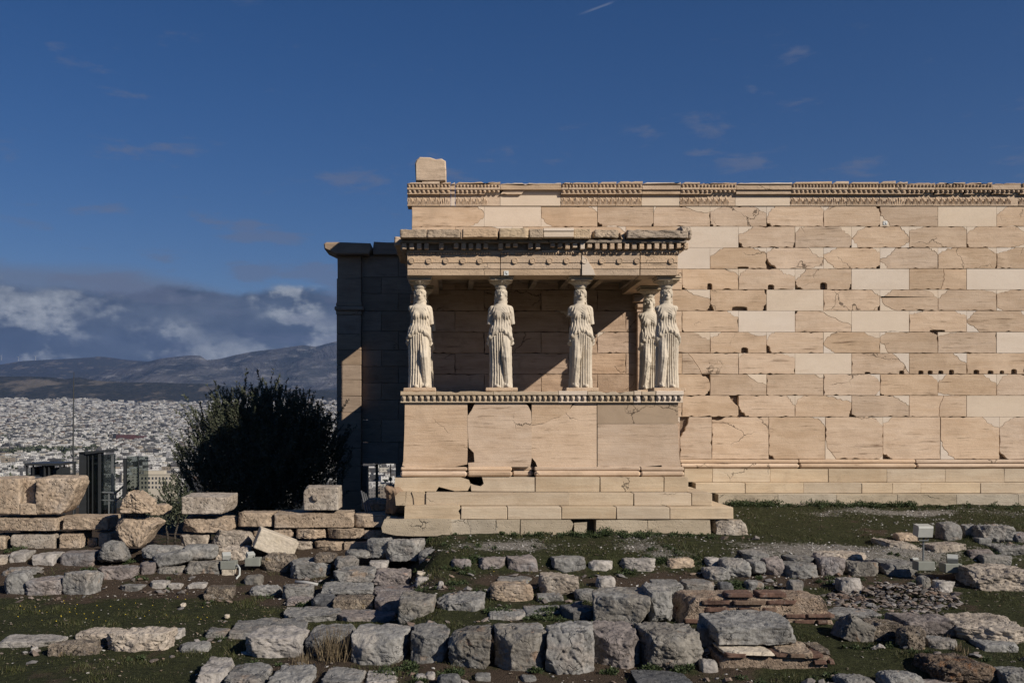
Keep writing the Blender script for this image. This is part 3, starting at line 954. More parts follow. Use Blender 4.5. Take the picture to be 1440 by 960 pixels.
# podium cornice with eggs
mb = MB()
pj = [562, 632, 707, 745, 787, 825, 888, 902, 957.5, 963]
for i, (a_, b_) in enumerate(zip([563, 614, 694, 785.5, 826.2, 891.5, 902.5, 922.5], [614, 694, 785.5, 826, 891, 902, 922, 961.5])):
    fine = i in (3, 7, 5)
    x0_, x1_ = PX(a_, -.1) + .003, PX(b_, -.1) - .003
    z1_ = .548 if fine else .54
    ol = [(x0_, .462), (x1_, .462)] + jag((x1_, z1_), (x0_, z1_), .004 if fine else .013, .09) + [(x0_, z1_)]
    mb.prism(ol, -.115 + (0 if fine else random.uniform(0, .02)), .6, 1 if fine else 0, .008)
    mb.box(x0_, x1_, -.04, .6, .315, .460, 1 if fine else 0)
    egg_row(mb, x0_, x1_, -.10, .40, .105, .105, 1 if fine else 0)
    mb.box(x0_, x1_, -.055, -.03, .317, .342, 1 if fine else 0)
for xx, s_ in ((XL, -1), (XR, 1)):
    x_ = sorted((xx - s_ * .5, xx + s_ * .10))
    mb.box(x_[0], x_[1], .604, 3.08, .315, .54, 0)
mb.box(XL + .5, XR - .5, .604, 3.08, .315, .536, 2)  # floor coloured dark to deepen the shade inside the porch
mb.build('podium_cornice', [M['step'], M['new'], M['soot_shade']], porch)
# podium base moulding and steps
mb = MB()
for a_, b_ in zip([563, 657.5, 720.8, 752, 901.5], [656.5, 720, 750.5, 901, 962.5]):
    hollow = a_ == 720.8
    x0_, x1_ = PX(a_, -.1), PX(b_, -.1)
    yf = .06 if hollow else -.10
    mb.cbox(x0_, x1_, yf + .04, .6, -1.05, -.975, .02, .005)
    mb.cbox(x0_, x1_, yf, .6, -1.166, -1.053, .035, .006)
mb.cbox(XL - .1, XL + .4, .604, 3.0, -1.166, -.975, .03); mb.cbox(XR - .4, XR + .1, .604, 2.95, -1.166, -.975, .03)
mb.build('base_moulding', M['old'], porch)
mb = MB()
def srow(poly_px, y, d, z=None, m=0, ch=.009):
    mb.prism([(PX(a, y), WZ(b, y)) for a, b in poly_px], y, y + d, m, ch)
y1 = -.2
srow([(554.5, 690), (556, 672), (600, 671.3), (648, 671.3), (659, 675), (661.5, 681), (657.5, 689), (640, 689.5), (617, 683.5), (613, 689.8), (585, 690)], y1, 1.0)
srow([(663, 689.5), (662, 681), (676, 684), (681, 680), (678, 671.3), (751.5, 671.3), (751.7, 690), (690, 690)], y1, 1.0)
for a_, b_ in ((752.8, 843), (844, 933), (934, 968)):
    mb.cbox(PX(a_, y1), PX(b_, y1), y1 + random.uniform(-.004, .004), .8, -1.459, -1.169, .008, .004)
mb.cbox(XR - .3, PX(968.5, y1), .804, 2.66, -1.455, -1.172, .014)
mb.cbox(XL - .18, XL + .3, .804, 3.0, -1.455, -1.172, .03, .01)
y2 = -.55
srow([(557, 709.8), (556, 697), (562, 692), (577, 691.3), (581, 700), (582, 709.8)], y2 + .05, .9)
srow([(583, 709.8), (582.2, 699), (579, 691.6), (596, 692.4), (597.6, 695), (597.8, 709.8)], y2 + .03, .9)
for a_, b_ in ((599, 801), (799.5, 890.5), (891.5, 972), (972.8, 1001.5)):
    mb.cbox(PX(max(a_, 599), y2), PX(b_, y2), y2 + random.uniform(-.004, .004), .9, -1.703, -1.463, .008, .004)
mb.cbox(XR - .2, PX(1001.5, y2), .904, 2.36, -1.70, -1.462, .02, .004)
y3 = -.88
srow([(568.7, 729.4), (569.5, 712), (600, 711), (645, 711), (647.2, 714), (644, 718), (646.6, 724), (646.8, 729.6)], y3, 1.0)
for a_, b_ in ((648.2, 713), (713.8, 789.3), (790, 866), (866.8, 941.5), (942.2, 1031.3)):
    mb.cbox(PX(a_, y3), PX(b_, y3), y3 + random.uniform(-.004, .004), 1.0, -1.935, -1.707, .011, .005)
mb.cbox(XR - .1, PX(1031, y3), 1.004, 2.1, -1.935, -1.708, .03, .01)
mb.build('step', M['step'], porch)
mb = MB()
y4 = -.95
srow([(538.5, 747), (537.8, 741), (541, 731), (600, 730), (633.5, 730.3), (633.6, 752), (580, 752), (556, 751)], y4, 1.2, m=0, ch=.02)
srow([(634.4, 752), (634.4, 730.3), (656, 730.5), (661, 741), (661.8, 752)], y4 + .02, 1.1)
srow([(662.6, 753), (661.8, 741), (657, 731), (697, 730.6), (699.5, 739), (699.3, 753)], y4 + .015, 1.1)
srow([(700.2, 753), (700.2, 739), (698, 731), (731, 730.4), (730, 753)], y4 + .02, 1.1)
srow([(732.5, 754), (732.5, 731), (802, 731), (806, 736), (803, 745), (801, 754)], y4 + .03, 1.1)
srow([(808, 754), (808, 735), (825, 734), (824, 754)], y4 + .12, .9)
srow([(838, 754), (839, 731.5), (880, 731), (910, 732), (911, 754)], y4 + .03, 1.1)
srow([(912, 754), (911.5, 732), (960, 731), (998, 731.5), (1000, 754)], y4 + .05, 1.1)
mb.box(PX(560, 0), PX(1010, 0), -.5, 2.3, -2.4, -1.94, 1)
mb.build('foundation', [M['pale'], M['core']], porch)
# entablature
ent = empty('entablature', (1.75, 1.5, 2.87)); ent.parent = porch
ent.location = (0, 0, 5.07)
XE0, XE1 = -.965, 4.475
mb = MB()
za = [2.868, 2.995, 3.115, 3.275]      # three fasciae
bks = [(XE0, PX(703)), (PX(703.6), PX(817.2)), (PX(817.8), PX(899.5)), (PX(900), XE1)]
for i, (a_, b_) in enumerate(bks):
    for k in range(3):
        yf = -.0 - .012 * k
        mb.cbox(a_ + .003, b_ - .003, yf, .62, za[k] + (.0015 if k else 0), za[k + 1] - .0015, .007, .002, 0)
# new piece let into the third block
mb.prism([(PX(818.3), za[0] + .004), (PX(837), za[0] + .004), (PX(834), 2.99), (PX(829), 3.1), (PX(824), 3.2), (PX(818.3), 3.27)], -.031, .1, 1, .002)
for s_, xx in ((-1, XE0), (1, XE1)):
    for k in range(3):
        x_ = sorted((xx + s_ * .012 * k, xx - s_ * .6))
        mb.box(x_[0], x_[1], .624, YW, za[k] + .002, za[k + 1] - .002, 0)
mb.build('architrave', [M['grey'], M['new']], ent)
def entpart(mb, name, mats, smooth=False):
    return mb.build(name, mats, ent, smooth)
for px in (579, 603, 627, 651, 675, 724, 749, 773, 797, 822, 846.5, 871.5, 896, 944):
    d_ = MB()
    cx, cz = PX(px, -.03), WZ(366.7, -.03)
    vs = [];  k = 18
    for rr, yy in ((.062, -.02), (.060, -.045), (.050, -.048), (.047, -.040), (.02, -.042)):
        vs += [(cx + rr * math.cos(2 * math.pi * q / k), yy, cz + rr * math.sin(2 * math.pi * q / k)) for q in range(k)]
    fs = [(i * k + q, i * k + (q + 1) % k, (i + 1) * k + (q + 1) % k, (i + 1) * k + q) for i in range(4) for q in range(k)] + [tuple(4 * k + q for q in range(k))]
    d_.add(vs, fs)
    entpart(d_, 'disc', M['new'] if px == 822 else M['grey'])
mb = MB()
zb0 = 3.278
for (a_, b_) in ((XE0, PX(690)), (PX(703.6), PX(716)), (PX(724), PX(752)), (PX(762), PX(815)), (PX(818), PX(826)), (PX(834), PX(868)), (PX(900), XE1)):
    mb.box(a_, b_, -.05, .6, zb0 + .05, zb0 + .085)
    egg_row(mb, a_, b_, -.062, zb0 + .025, .05, .05)
mb.box(XE0 - .01, XE1 + .01, -.03, .6, zb0, zb0 + .083)
mb.box(XE0 - .03, XE0 + .5, .604, YW, zb0, zb0 + .083); mb.box(XE1 - .5, XE1 + .03, .604, YW, zb0, zb0 + .083)
entpart(mb, 'bead_moulding', M['grey'])
mb = MB()
zd0, zd1 = 3.367, 3.515
mb.box(XE0 - .02, XE1 + .02, -.045, YW, zd0, zd1 - .02, 1)
pitch = .148
k = int((XE1 - XE0 + .2) / pitch)
for i in range(k + 1):
    cx = XE0 - .1 + .05 + i * pitch
    if random.random() < .11 and cx < PX(840): continue
    new = 797 < 640 + cx * 70 < 822
    h = random.uniform(0, .05) if random.random() < .4 else 0
    mb.cbox(cx - .045, cx + .045, -.165 + random.uniform(0, .02), -.03, zd0 + .004 + h, zd1 - .022, .008, .004, 2 if new else 0)
for s_, xx in ((-1, XE0), (1, XE1)):
    for i in range(20):
        cy = .02 + i * pitch
        x_ = sorted((xx + s_ * .02, xx + s_ * .13))
        mb.box(x_[0], x_[1], cy, cy + .09, zd0 + .004, zd1 - .022, 0)
mb.box(XE0 - .13, XE1 + .13, -.175, YW, zd1 - .018, zd1 + .035, 1)
entpart(mb, 'dentil_row', [M['grey'], M['soot_shade'], M['new']])
# ------------------------------------------------------------------ weathered stones
_cube = {}
def cube_grid(N):
    if N in _cube:
        return _cube[N]
    key = {}; verts = []; faces = []
    def vid(i, j, k):
        t = (i, j, k)
        if t not in key:
            key[t] = len(verts); verts.append(t)
        return key[t]
    for a in range(3):
        b, c_ = (a + 1) % 3, (a + 2) % 3
        for side in (0, N):
            for i in range(N):
                for j in range(N):
                    q = []
                    for (di, dj) in ((0, 0), (1, 0), (1, 1), (0, 1)):
                        t = [0, 0, 0]; t[a] = side; t[b] = i + di; t[c_] = j + dj
                        q.append(vid(*t))
                    faces.append(q if side else q[::-1])
    _cube[N] = (np.array(verts, float) / N * 2 - 1, np.array(faces))
    return _cube[N]


def rock_mesh(dims, seed, style='b', N=18, rough=1., taper=0., prof=None):
    """weathered block of exactly these dimensions, base centre at the origin"""
    r = np.random.default_rng(seed)
    V, Fc = cube_grid(N)
    V = V.copy()
    n_exp = {'b': 45., 'r': 4.2, 'f': 12., 'c': 40.}[style]
    if prof is not None: n_exp = 20.
    nr = (np.abs(V) ** n_exp).sum(1) ** (1 / n_exp)
    P = V / nr[:, None]
    if style != 'c':
        # push corners apart unevenly so the block is a wonky hexahedron
        cr = r.uniform(-1, 1, (2, 2, 2, 3)) * {'b': .13, 'r': .16, 'f': .14}[style]
        u = (P + 1) / 2
        off = 0
        for a in (0, 1):
            for b in (0, 1):
                for c_ in (0, 1):
                    wgt = (u[:, 0] if a else 1 - u[:, 0]) * (u[:, 1] if b else 1 - u[:, 1]) * (u[:, 2] if c_ else 1 - u[:, 2])
                    off = off + wgt[:, None] * cr[a, b, c_]
        P = P + off
    if taper:
        P[:, 0] *= 1 - taper * (P[:, 2] + 1) / 2
    d = np.array(dims) / 2
    P = P * d
    m = float(min(dims)); g = float(np.prod(dims)) ** (1 / 3)
    # broken-off corners and edges
    k = {'b': 20, 'r': 18, 'f': 9, 'c': 3}[style]
    for _ in range(k):
        nn = r.normal(size=3); nn[2] *= .8 if nn[2] > 0 else .4
        nn /= np.linalg.norm(nn)
        if max(abs(nn)) > .93: continue
        sup = (np.abs(nn) * d).sum()
        lim = sup * r.uniform(.70, .98)
        h = P @ nn - lim
        wig = .035 * g * vnoise(P / g * 5 + seed % 97, seed)
        mk = h + wig > 0
        P[mk] -= ((h + wig)[mk, None]) * nn * .92
    nv = P / d
    nrm = np.sign(nv) * np.abs(nv) ** 5
    nrm /= np.linalg.norm(nrm, axis=1)[:, None] + 1e-9
    A = rough
    fq = r.uniform(.7, 1.35); bed = np.array([1, 1, r.choice([1., 1., 1.25, 1.7])]); wm, wr, wh = r.uniform(.2, .62), r.uniform(.2, .8), r.uniform(.10, .26)
    lo = fbm(P / g * 2.1 * fq + seed % 131, seed + 1, 3)
    md = fbm(P / g * 6.5 * fq * bed + seed % 89, seed + 2, 3)
    rg = 1 - np.abs(fbm(P / g * 3.6 * fq * bed + seed % 53, seed + 3, 3)) * 3
    rg = np.clip(rg, 0, 1)
    hi = fbm(P / g * 19 + 5, seed + 4, 2)
    amp = {'b': .066, 'r': .072, 'f': .055, 'c': .013}[style] * g * A
    disp = amp * (lo * .8 + md * wm - rg ** 3 * wr + hi * wh)
    P = P + nrm * disp[:, None]
    # exact size again
    lo_, hi_ = P.min(0), P.max(0)
    P = (P - (lo_ + hi_) / 2) / (hi_ - lo_) * np.array(dims)
    P[:, 2] += dims[2] / 2
    if prof is not None:
        h_, a_, b_ = [np.array(q, float) for q in zip(*prof)]
        t_ = P[:, 2] / dims[2]
        lo_, hi_ = np.interp(t_, h_, a_), np.interp(t_, h_, b_)
        P[:, 0] = (lo_ + (hi_ - lo_) * (P[:, 0] / dims[0] + .5) - .5) * dims[0]
    return P, Fc


_seed = [100]
def rock_obj(name, dims, loc, matr, style='b', N=18, rough=1., rot=(0, 0, 0), parent=None, seed=None, taper=0., prof=None):
    _seed[0] += 1
    P, Fc = rock_mesh(dims, seed or _seed[0] * 7919 % 100003, style, N, rough, taper, prof)
    o = mesh_obj(name, P, Fc, M[matr] if isinstance(matr, str) else matr, None, True)
    o.location = loc
    o.rotation_euler = rot
    if parent is not None:
        o.parent = parent
        o.location = Vector(loc) - wloc(parent)
    return o


# ------------------------------------------------------------------ porch cornice, ceiling, pilasters
zc0, zc1 = 3.552, 3.735
cpieces = [(562.5, 600, .36, 'cap', 0), (600.5, 648, .38, 'cap', .0), (649.5, 700, .42, 'grey', .0), (701, 743, .40, 'step', .02), (744, 763.5, .38, 'cap', .0), (764.5, 806, .42, 'new', .05), (807, 831, .30, 'step', .02), (874.5, 880, .2, 'grey', 0)]
cparts = []
for i, (a_, b_, pr, mt, up) in enumerate(cpieces):
    x0_, x1_ = PX(a_ - .4, -.3), PX(b_ + .4, -.3)
    if mt == 'new':
        mb = MB(); mb.cbox(x0_, x1_, -.36, .5, zc0 + .02, zc1 - .05, .008, .002); mb.tube([(x0_, -.36, zc1 - .03), (x1_, -.36, zc1 - .03)], .022, 8); mb.cbox(x0_, x1_, -.35, .5, zc1 - .048, zc1 + .02, .006, .002)
        mb.build('cornice_slab', M['new'], ent)
    else:
        rock_obj('cornice_slab', (x1_ - x0_, pr + .6, zc1 - zc0 + up), ((x0_ + x1_) / 2, -pr + (pr + .6) / 2, zc0), M[mt], 'c', 34, 2.6, (0, 0, 0), ent)
# weathered stumps towards the east end
rock_obj('cornice_slab', (PX(872, -.2) - PX(834, -.2), .75, .20), ((PX(872, -.2) + PX(834, -.2)) / 2, .13, zc0 + .02), M['cap'], 'f', 26, 1.5, (0, .02, 0), ent)
rock_obj('cornice_slab', (PX(969, -.25) - PX(880.5, -.25), .95, .20), ((PX(969, -.25) + PX(880.5, -.25)) / 2, .19, zc0), M['cap'], 'c', 40, 4.5, (0, 0, 0), ent)
rock_obj('cornice_slab', (.28, .6, .27), (4.58, .02, zc0 + .01), M['cap'], 'b', 20, 1.6, (0, 0, 0), ent)
rock_obj('cornice_slab', (.55, 2.3, .20), (4.48, 1.85, zc0), M['grey'], 'c', 24, 3., (0, 0, 0), ent)
rock_obj('cornice_slab', (.5, 2.5, .20), (-1.02, 1.75, zc0), M['grey'], 'c', 24, 3., (0, 0, 0), ent)
mb = MB()
mb.box(-.6, 4.1, .55, YW, 3.56, 3.70)
mb.build('roof_slab', M['grey'], ent)
mb = MB()
mb.box(XE0 + .605, XE1 - .605, .625, YW - .004, 3.12, 3.25)
for i in range(7):
    x_ = XE0 + .62 + i * (XE1 - XE0 - 1.24) / 6
    mb.box(x_ - .06, x_ + .06, .625, YW - .006, 2.98, 3.118)
mb.build('ceiling', M['soot_shade'], porch)
for x0_, x1_ in ((4.20, 4.44), (-.93, -.69)):
    mb = MB()
    mb.cbox(x0_, x1_, YW - .16, YW - .002, .54, 2.44, .01, .003)
    mb.cbox(x0_ - .02, x1_ + .02, YW - .18, YW - .002, 2.443, 2.50, .01, .003)
    mb.cbox(x0_ - .05, x1_ + .04, YW - .21, YW - .002, 2.503, 2.66, .05, .004)
    mb.cbox(x0_ - .10, x1_ + .04, YW - .25, YW - .002, 2.663, 2.86, .02, .004)
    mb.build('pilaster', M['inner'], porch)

# ------------------------------------------------------------------ caryatids
def smin(a, b, k):
    h = np.clip(.5 + .5 * (b - a) / k, 0, 1)
    return b + (a - b) * h - k * h * (1 - h)


def caps(X, Y, Z, a, b, ra, rb):
    a = np.array(a, float); b = np.array(b, float)
    ab = b - a
    t = np.clip(((X - a[0]) * ab[0] + (Y - a[1]) * ab[1] + (Z - a[2]) * ab[2]) / (ab @ ab), 0, 1)
    dx, dy, dz = X - a[0] - t * ab[0], Y - a[1] - t * ab[1], Z - a[2] - t * ab[2]
    return np.sqrt(dx * dx + dy * dy + dz * dz) - (ra + (rb - ra) * t)


def ell(X, Y, Z, c, s):
    x, y, z = (X - c[0]) / s[0], (Y - c[1]) / s[1], (Z - c[2]) / s[2]
    k0 = np.sqrt(x * x + y * y + z * z)
    x, y, z = x / s[0], y / s[1], z / s[2]
    k1 = np.sqrt(x * x + y * y + z * z) + 1e-9
    return k0 * (k0 - 1) / k1


def surface_nets(D, org, h):
    """mesh of the zero level of the sampled field D"""
    s = D < 0
    nx_, ny_, nz_ = D.shape
    c8 = [(i, j, k) for i in (0, 1) for j in (0, 1) for k in (0, 1)]
    sub = lambda A, o: A[o[0]:nx_ - 1 + o[0], o[1]:ny_ - 1 + o[1], o[2]:nz_ - 1 + o[2]]
    cnt = sum(sub(s, o).astype(np.int8) for o in c8)
    act = (cnt > 0) & (cnt < 8)
    ids = -np.ones(act.shape, np.int64)
    I = np.argwhere(act)
    ids[act] = np.arange(len(I))
    acc = np.zeros((len(I), 3)); wsum = np.zeros(len(I))
    vals = {o: sub(D, o)[act] for o in c8}
    for a in c8:
        for ax in range(3):
            if a[ax] == 0:
                b = list(a); b[ax] = 1; b = tuple(b)
                va, vb = vals[a], vals[b]
                mk = (va < 0) != (vb < 0)
                t = np.where(mk, va / np.where(mk, va - vb, 1), 0)
                p = np.tile(np.array(a, float), (len(I), 1)); p[:, ax] += t
                acc += p * mk[:, None]; wsum += mk
    V = (I + acc / wsum[:, None]) * h + np.array(org)
    faces = []
    for ax in range(3):
        b_, c_ = (ax + 1) % 3, (ax + 2) % 3
        lo = [slice(1, -1)] * 3; lo[ax] = slice(0, -1)
        hi = [slice(1, -1)] * 3; hi[ax] = slice(1, None)
        A, B = s[tuple(lo)], s[tuple(hi)]
        E = np.argwhere(A != B)
        sg = A[tuple(E.T)]
        E = E + 1; E[:, ax] -= 1
        def cell(db, dc):
            q = E.copy(); q[:, b_] += db; q[:, c_] += dc
            return ids[tuple(q.T)]
        q = np.stack([cell(-1, -1), cell(0, -1), cell(0, 0), cell(-1, 0)], 1)
        q[~sg] = q[~sg][:, ::-1]
        faces.append(q)
    Fq = np.concatenate(faces)
    return V, Fq[(Fq >= 0).all(1)]


def caryatid_body(mirror, arms, seed, h=.0085):
    """draped standing woman, feet at z=0, crown of the head at 2.05, facing -y; free leg on +x (viewer's right) unless mirrored"""
    gx = np.arange(-.34, .34, h); gy = np.arange(-.33, .27, h); gz = np.arange(-.03, 2.11, h)
    X, Y, Z = np.meshgrid(gx, gy, gz, indexing='ij')
    X = X.astype(np.float32); Y = Y.astype(np.float32); Z = Z.astype(np.float32)
    if mirror: X = -X
    zz = [0, .04, .3, .6, .85, 1.02, 1.12, 1.22, 1.33, 1.45, 1.56, 1.635, 1.68, 1.72]
    A = np.interp(Z, zz, [.215, .212, .200, .196, .198, .203, .197, .183, .174, .183, .204, .208, .160, .09])
    B = np.interp(Z, zz, [.185, .18, .165, .158, .155, .152, .146, .134, .124, .130, .132, .118, .092, .07])
    cx = np.interp(Z, [0, .6, 1.05, 1.35, 1.65], [0, -.006, -.016, .004, .006]).astype(np.float32)
    xr = (X - cx) / A; yr = (Y - .0) / B
    rad = np.sqrt(xr * xr + yr * yr) + 1e-6
    sup = (np.abs(xr) ** 2.6 + np.abs(yr) ** 2.6) ** (1 / 2.6) + 1e-6
    body = (sup - 1) * np.minimum(A, B)
    ang = np.arctan2(X - cx, -(Y))            # 0 = front, + = +x
    # --- overfold: flares over the hips, hem higher in the middle
    hem = 1.13 - .27 * np.clip(np.abs(ang) / 1.5, 0, 1) ** 1.7 + .012 * np.sin(ang * 13 + seed)
    over = sstep(Z, hem - .012, hem + .014) * (1 - sstep(Z, 1.20, 1.33))
    kol = np.exp(-((Z - (hem + .055)) / .042) ** 2) * (np.abs(ang) < 1.75)
    # --- free leg under thin cloth
    leg = np.minimum(caps(X, Y, Z, (.080, -.035, 1.04), (.098, -.205, .61), .105, .082), caps(X, Y, Z, (.098, -.205, .61), (.128, -.120, .10), .082, .060))
    body = smin(body + .018 * sstep(X, .0, .06) * (1 - sstep(Z, .95, 1.1)) * (Y < 0), leg, .035)
    d = body
    # --- flutes of the skirt over the standing leg
    u = ang * 1.0
    legmask = sstep(X + .03 * np.sin(Z * 4), .012, .05) * (1 - sstep(ang, 1.25, 1.5)) * (Y < .05) * sstep(Z, .03, .12)
    fl = np.abs(np.sin(u * 12.5 + .55 * np.sin(Z * 2.1 + seed) + .4)) ** .8
    skirt = (1 - sstep(Z, hem - .03, hem)) * (1 - .93 * legmask)
    d = d - skirt * (.038 * fl - .012)
    # few long folds hanging off the bent knee
    kf = np.sin((X * 1.2 - (1.05 - Z) * .10) * 95 + 1.) * legmask
    d = d - .0035 * kf * (1 - sstep(Z, hem - .02, hem))
    # --- overfold and pouch
    d = d - over * .022 - kol * .024 * (1 + .35 * np.sin(ang * 22 + seed))
    of = np.abs(np.sin(ang * 12 + 2.5 * (Z - 1.1) + seed)) * sstep(np.abs(ang), .25, .8)
    d = d - .012 * of * sstep(Z, hem, hem + .02) * (1 - sstep(Z, 1.22, 1.5))
    # --- breast, drapery of the chest
    br = np.minimum(ell(X, Y, Z, (-.080, -.105, 1.475), (.072, .062, .078)), ell(X, Y, Z, (.085, -.105, 1.475), (.072, .062, .078)))
    d = smin(d, br, .035)
    chest = sstep(Z, 1.2, 1.3) * (1 - sstep(Z, 1.62, 1.69)) * (Y < .03)
    vf = np.sin((Z + np.abs(X - .01) * .95 * sstep(Z, 1.3, 1.5)) * 118 + 2. * np.sin(X * 12)) * sstep(Z, 1.38, 1.5) * np.exp(-(X / .13) ** 2)
    vert = np.sin(X * 120 + 1.5 * np.sin(Z * 8)) * (1 - sstep(Z, 1.40, 1.55)) + np.sin(X * 105 + Z * 40 * np.sign(X)) * sstep(np.abs(X), .09, .14)
    d = d - chest * (.0042 * vf * (.6 + .6 * np.sin(X * 25 + Z * 9 + seed)) + .0062 * vert)
    # shoulder roundness
    for s_ in (-1, 1):
        d = smin(d, ell(X, Y, Z, (s_ * .175, .005, 1.625), (.062, .062, .062)), .03)
        kind = arms[(s_ + 1) // 2]
        if kind:
            L = {1: .16, 2: .33, 3: .40}[kind]
            e = (s_ * (.205 + .10 * L), .012, 1.62 - L)
            arm = caps(X, Y, Z, (s_ * .192, .008, 1.60), e, .062, .050)
            arm = np.maximum(arm, (e[2] + .005 + .25 * (X - e[0]) * s_) - Z)      # broken end
            d = smin(d, arm, .018)
    # feet
    d = smin(d, ell(X, Y, Z, (-.085, -.165, .03), (.050, .11, .042)), .015)
    d = smin(d, ell(X, Y, Z, (.125, -.155, .032), (.050, .12, .045)), .015)
    # --- neck, head, hair
    d = smin(d, caps(X, Y, Z, (0, .012, 1.64), (0, -.004, 1.83), .057, .050), .035)
    head = ell(X, Y, Z, (0, -.012, 1.905), (.082, .100, .120))
    head = smin(head, ell(X, Y, Z, (0, -.060, 1.825), (.040, .045, .040)), .04)
    head = smin(head, caps(X, Y, Z, (0, -.108, 1.925), (0, -.122, 1.880), .010, .017), .014)
    for s_ in (-1, 1):
        head = -smin(-head, ell(X, Y, Z, (s_ * .035, -.110, 1.922), (.028, .026, .017)), .010)
        head = smin(head, ell(X, Y, Z, (s_ * .033, -.092, 1.920), (.016, .013, .008)), .004)
    head = -smin(-head, ell(X, Y, Z, (0, -.116, 1.852), (.028, .016, .007)), .005)
    head = smin(head, ell(X, Y, Z, (0, -.100, 1.844), (.020, .012, .007)), .006)
    d = smin(d, head, .015)
    hair = ell(X, Y, Z, (0, .012, 1.950), (.124, .126, .098))
    hair = np.minimum(hair, ell(X, Y, Z, (0, .065, 1.90), (.095, .070, .12)))
    for s_ in (-1, 1):
        hair = smin(hair, ell(X, Y, Z, (s_ * .094, -.012, 1.905), (.030, .055, .056)), .015)
        hair = smin(hair, caps(X, Y, Z, (s_ * .085, .04, 1.87), (s_ * .105, .045, 1.66), .040, .030), .02)
    face = ell(X, Y, Z, (0, -.130, 1.885), (.068, .085, .082))
    hair = np.maximum(hair, -face)
    hr = .0055 * np.sin(ang * 26) + .0055 * np.sin(np.arctan2(Z - 1.90, X) * 22)
    hair = hair - hr
    hair = np.minimum(hair, caps(X, Y, Z, (0, .075, 1.86), (0, .125, 1.50), .062, .05) - .004 * np.sin(Z * 90 + X * 60))
    d = np.minimum(d, hair)
    # cushion on the head under the capital
    d = np.minimum(d, np.maximum(np.sqrt(X * X + Y * Y) - .112 - .012 * np.sin((Z - 2.03) * 60), np.abs(Z - 2.045) - .035))
    # weathering
    P = np.stack([X.ravel(), Y.ravel(), Z.ravel()], 1)
    near = np.abs(d.ravel()) < .05
    wn = np.zeros(len(P), np.float32)
    wn[near] = fbm(P[near] * 13. + seed, seed, 3) * .006
    d = d + wn.reshape(d.shape)
    d = np.maximum(d, -Z)
    return surface_nets(d.astype(np.float64), (gx[0], gy[0], gz[0]), h)


def capital(parent, x, y, z0, ztop):
    mb = MB()
    hh = (ztop - .095) - z0
    prof = [(.115, z0), (.128, z0 + .012), (.122, z0 + .022), (.128, z0 + .03), (.150, z0 + hh * .5), (.192, z0 + hh * .78), (.212, z0 + hh * .90), (.214, z0 + hh * .97), (.20, z0 + hh)]
    mb.lathe(prof, x, y, 64, 0, 1, 1, lambda i, k: 1 + (.055 * (abs(((k % 4) - 2)) - 1) if 2 < i < 7 else 0))
    mb.build('capital', M['statue'], parent, False)
    mb = MB()
    mb.cbox(x - .235, x + .235, y - .235, y + .235, ztop - .093, ztop - .035, .022, .003)
    mb.cbox(x - .252, x + .252, y - .252, y + .252, ztop - .034, ztop - .003, .008, .003)
    mb.build('abacus', M['step'], parent)


cspec = [
 ('marble draped statue at the west front corner of the porch, one upper arm left', 590.5, .32, False, (0, 2), 3),
 ('marble draped statue second from the west end, both arms broken at the elbow', 704.5, .32, False, (2, 2), 11),
 ('marble draped statue with short shoulder stumps, third along the front of the porch', 816.2, .32, True, (2, 1), 19),
 ('marble draped statue at the sunlit east front corner, overlapping another figure behind it', 937.3, .32, True, (0, 0), 27),
]
bodies = []
ZP = .54
for lab, px, y, mir, arms, sd_ in cspec:
    V, Fq = caryatid_body(mir, arms, sd_)
    bodies.append((V, Fq))
    x = WX(px, y)
    c_ = empty('caryatid', (x, y, ZP), lab, 'statue', 'statues carrying the porch roof')
    V2 = V.copy(); V2[:, 2] *= (2.665 - .618) / 2.05
    mesh_obj('body', V2 + np.array([x, y, .618]), Fq, M['statue'], c_, True)
    capital(c_, x, y, 2.672, 2.868)
    mb = MB(); mb.cbox(x - .325, x + .325, y - .30, y + .30, ZP + .002, .617, .012, .005); mb.build('plinth', M['grey'], c_)
for lab, x, y, k in (('marble draped statue in the second row, half hidden behind the east corner figure', 4.255, 1.80, 3), ('marble draped statue in the shade of the second row, hidden behind the west corner figure', WX(590.5, .32) + .01, 1.80, 0)):
    V, Fq = bodies[k]
    c_ = empty('caryatid', (x, y, ZP), lab, 'statue', 'statues carrying the porch roof')
    V2 = V.copy(); V2[:, 2] *= (2.665 - .618) / 2.05
    if k == 3: V2[:, 0] += .012 * np.sin(V2[:, 2] * 2)
    mesh_obj('body', V2 + np.array([x, y, .618]), Fq, M['statue'], c_, True)
    capital(c_, x, y, 2.672, 2.868)
    mb = MB(); mb.cbox(x - .325, x + .20, y - .30, y + .30, ZP + .002, .617, .012, .005); mb.build('plinth', M['grey'], c_)
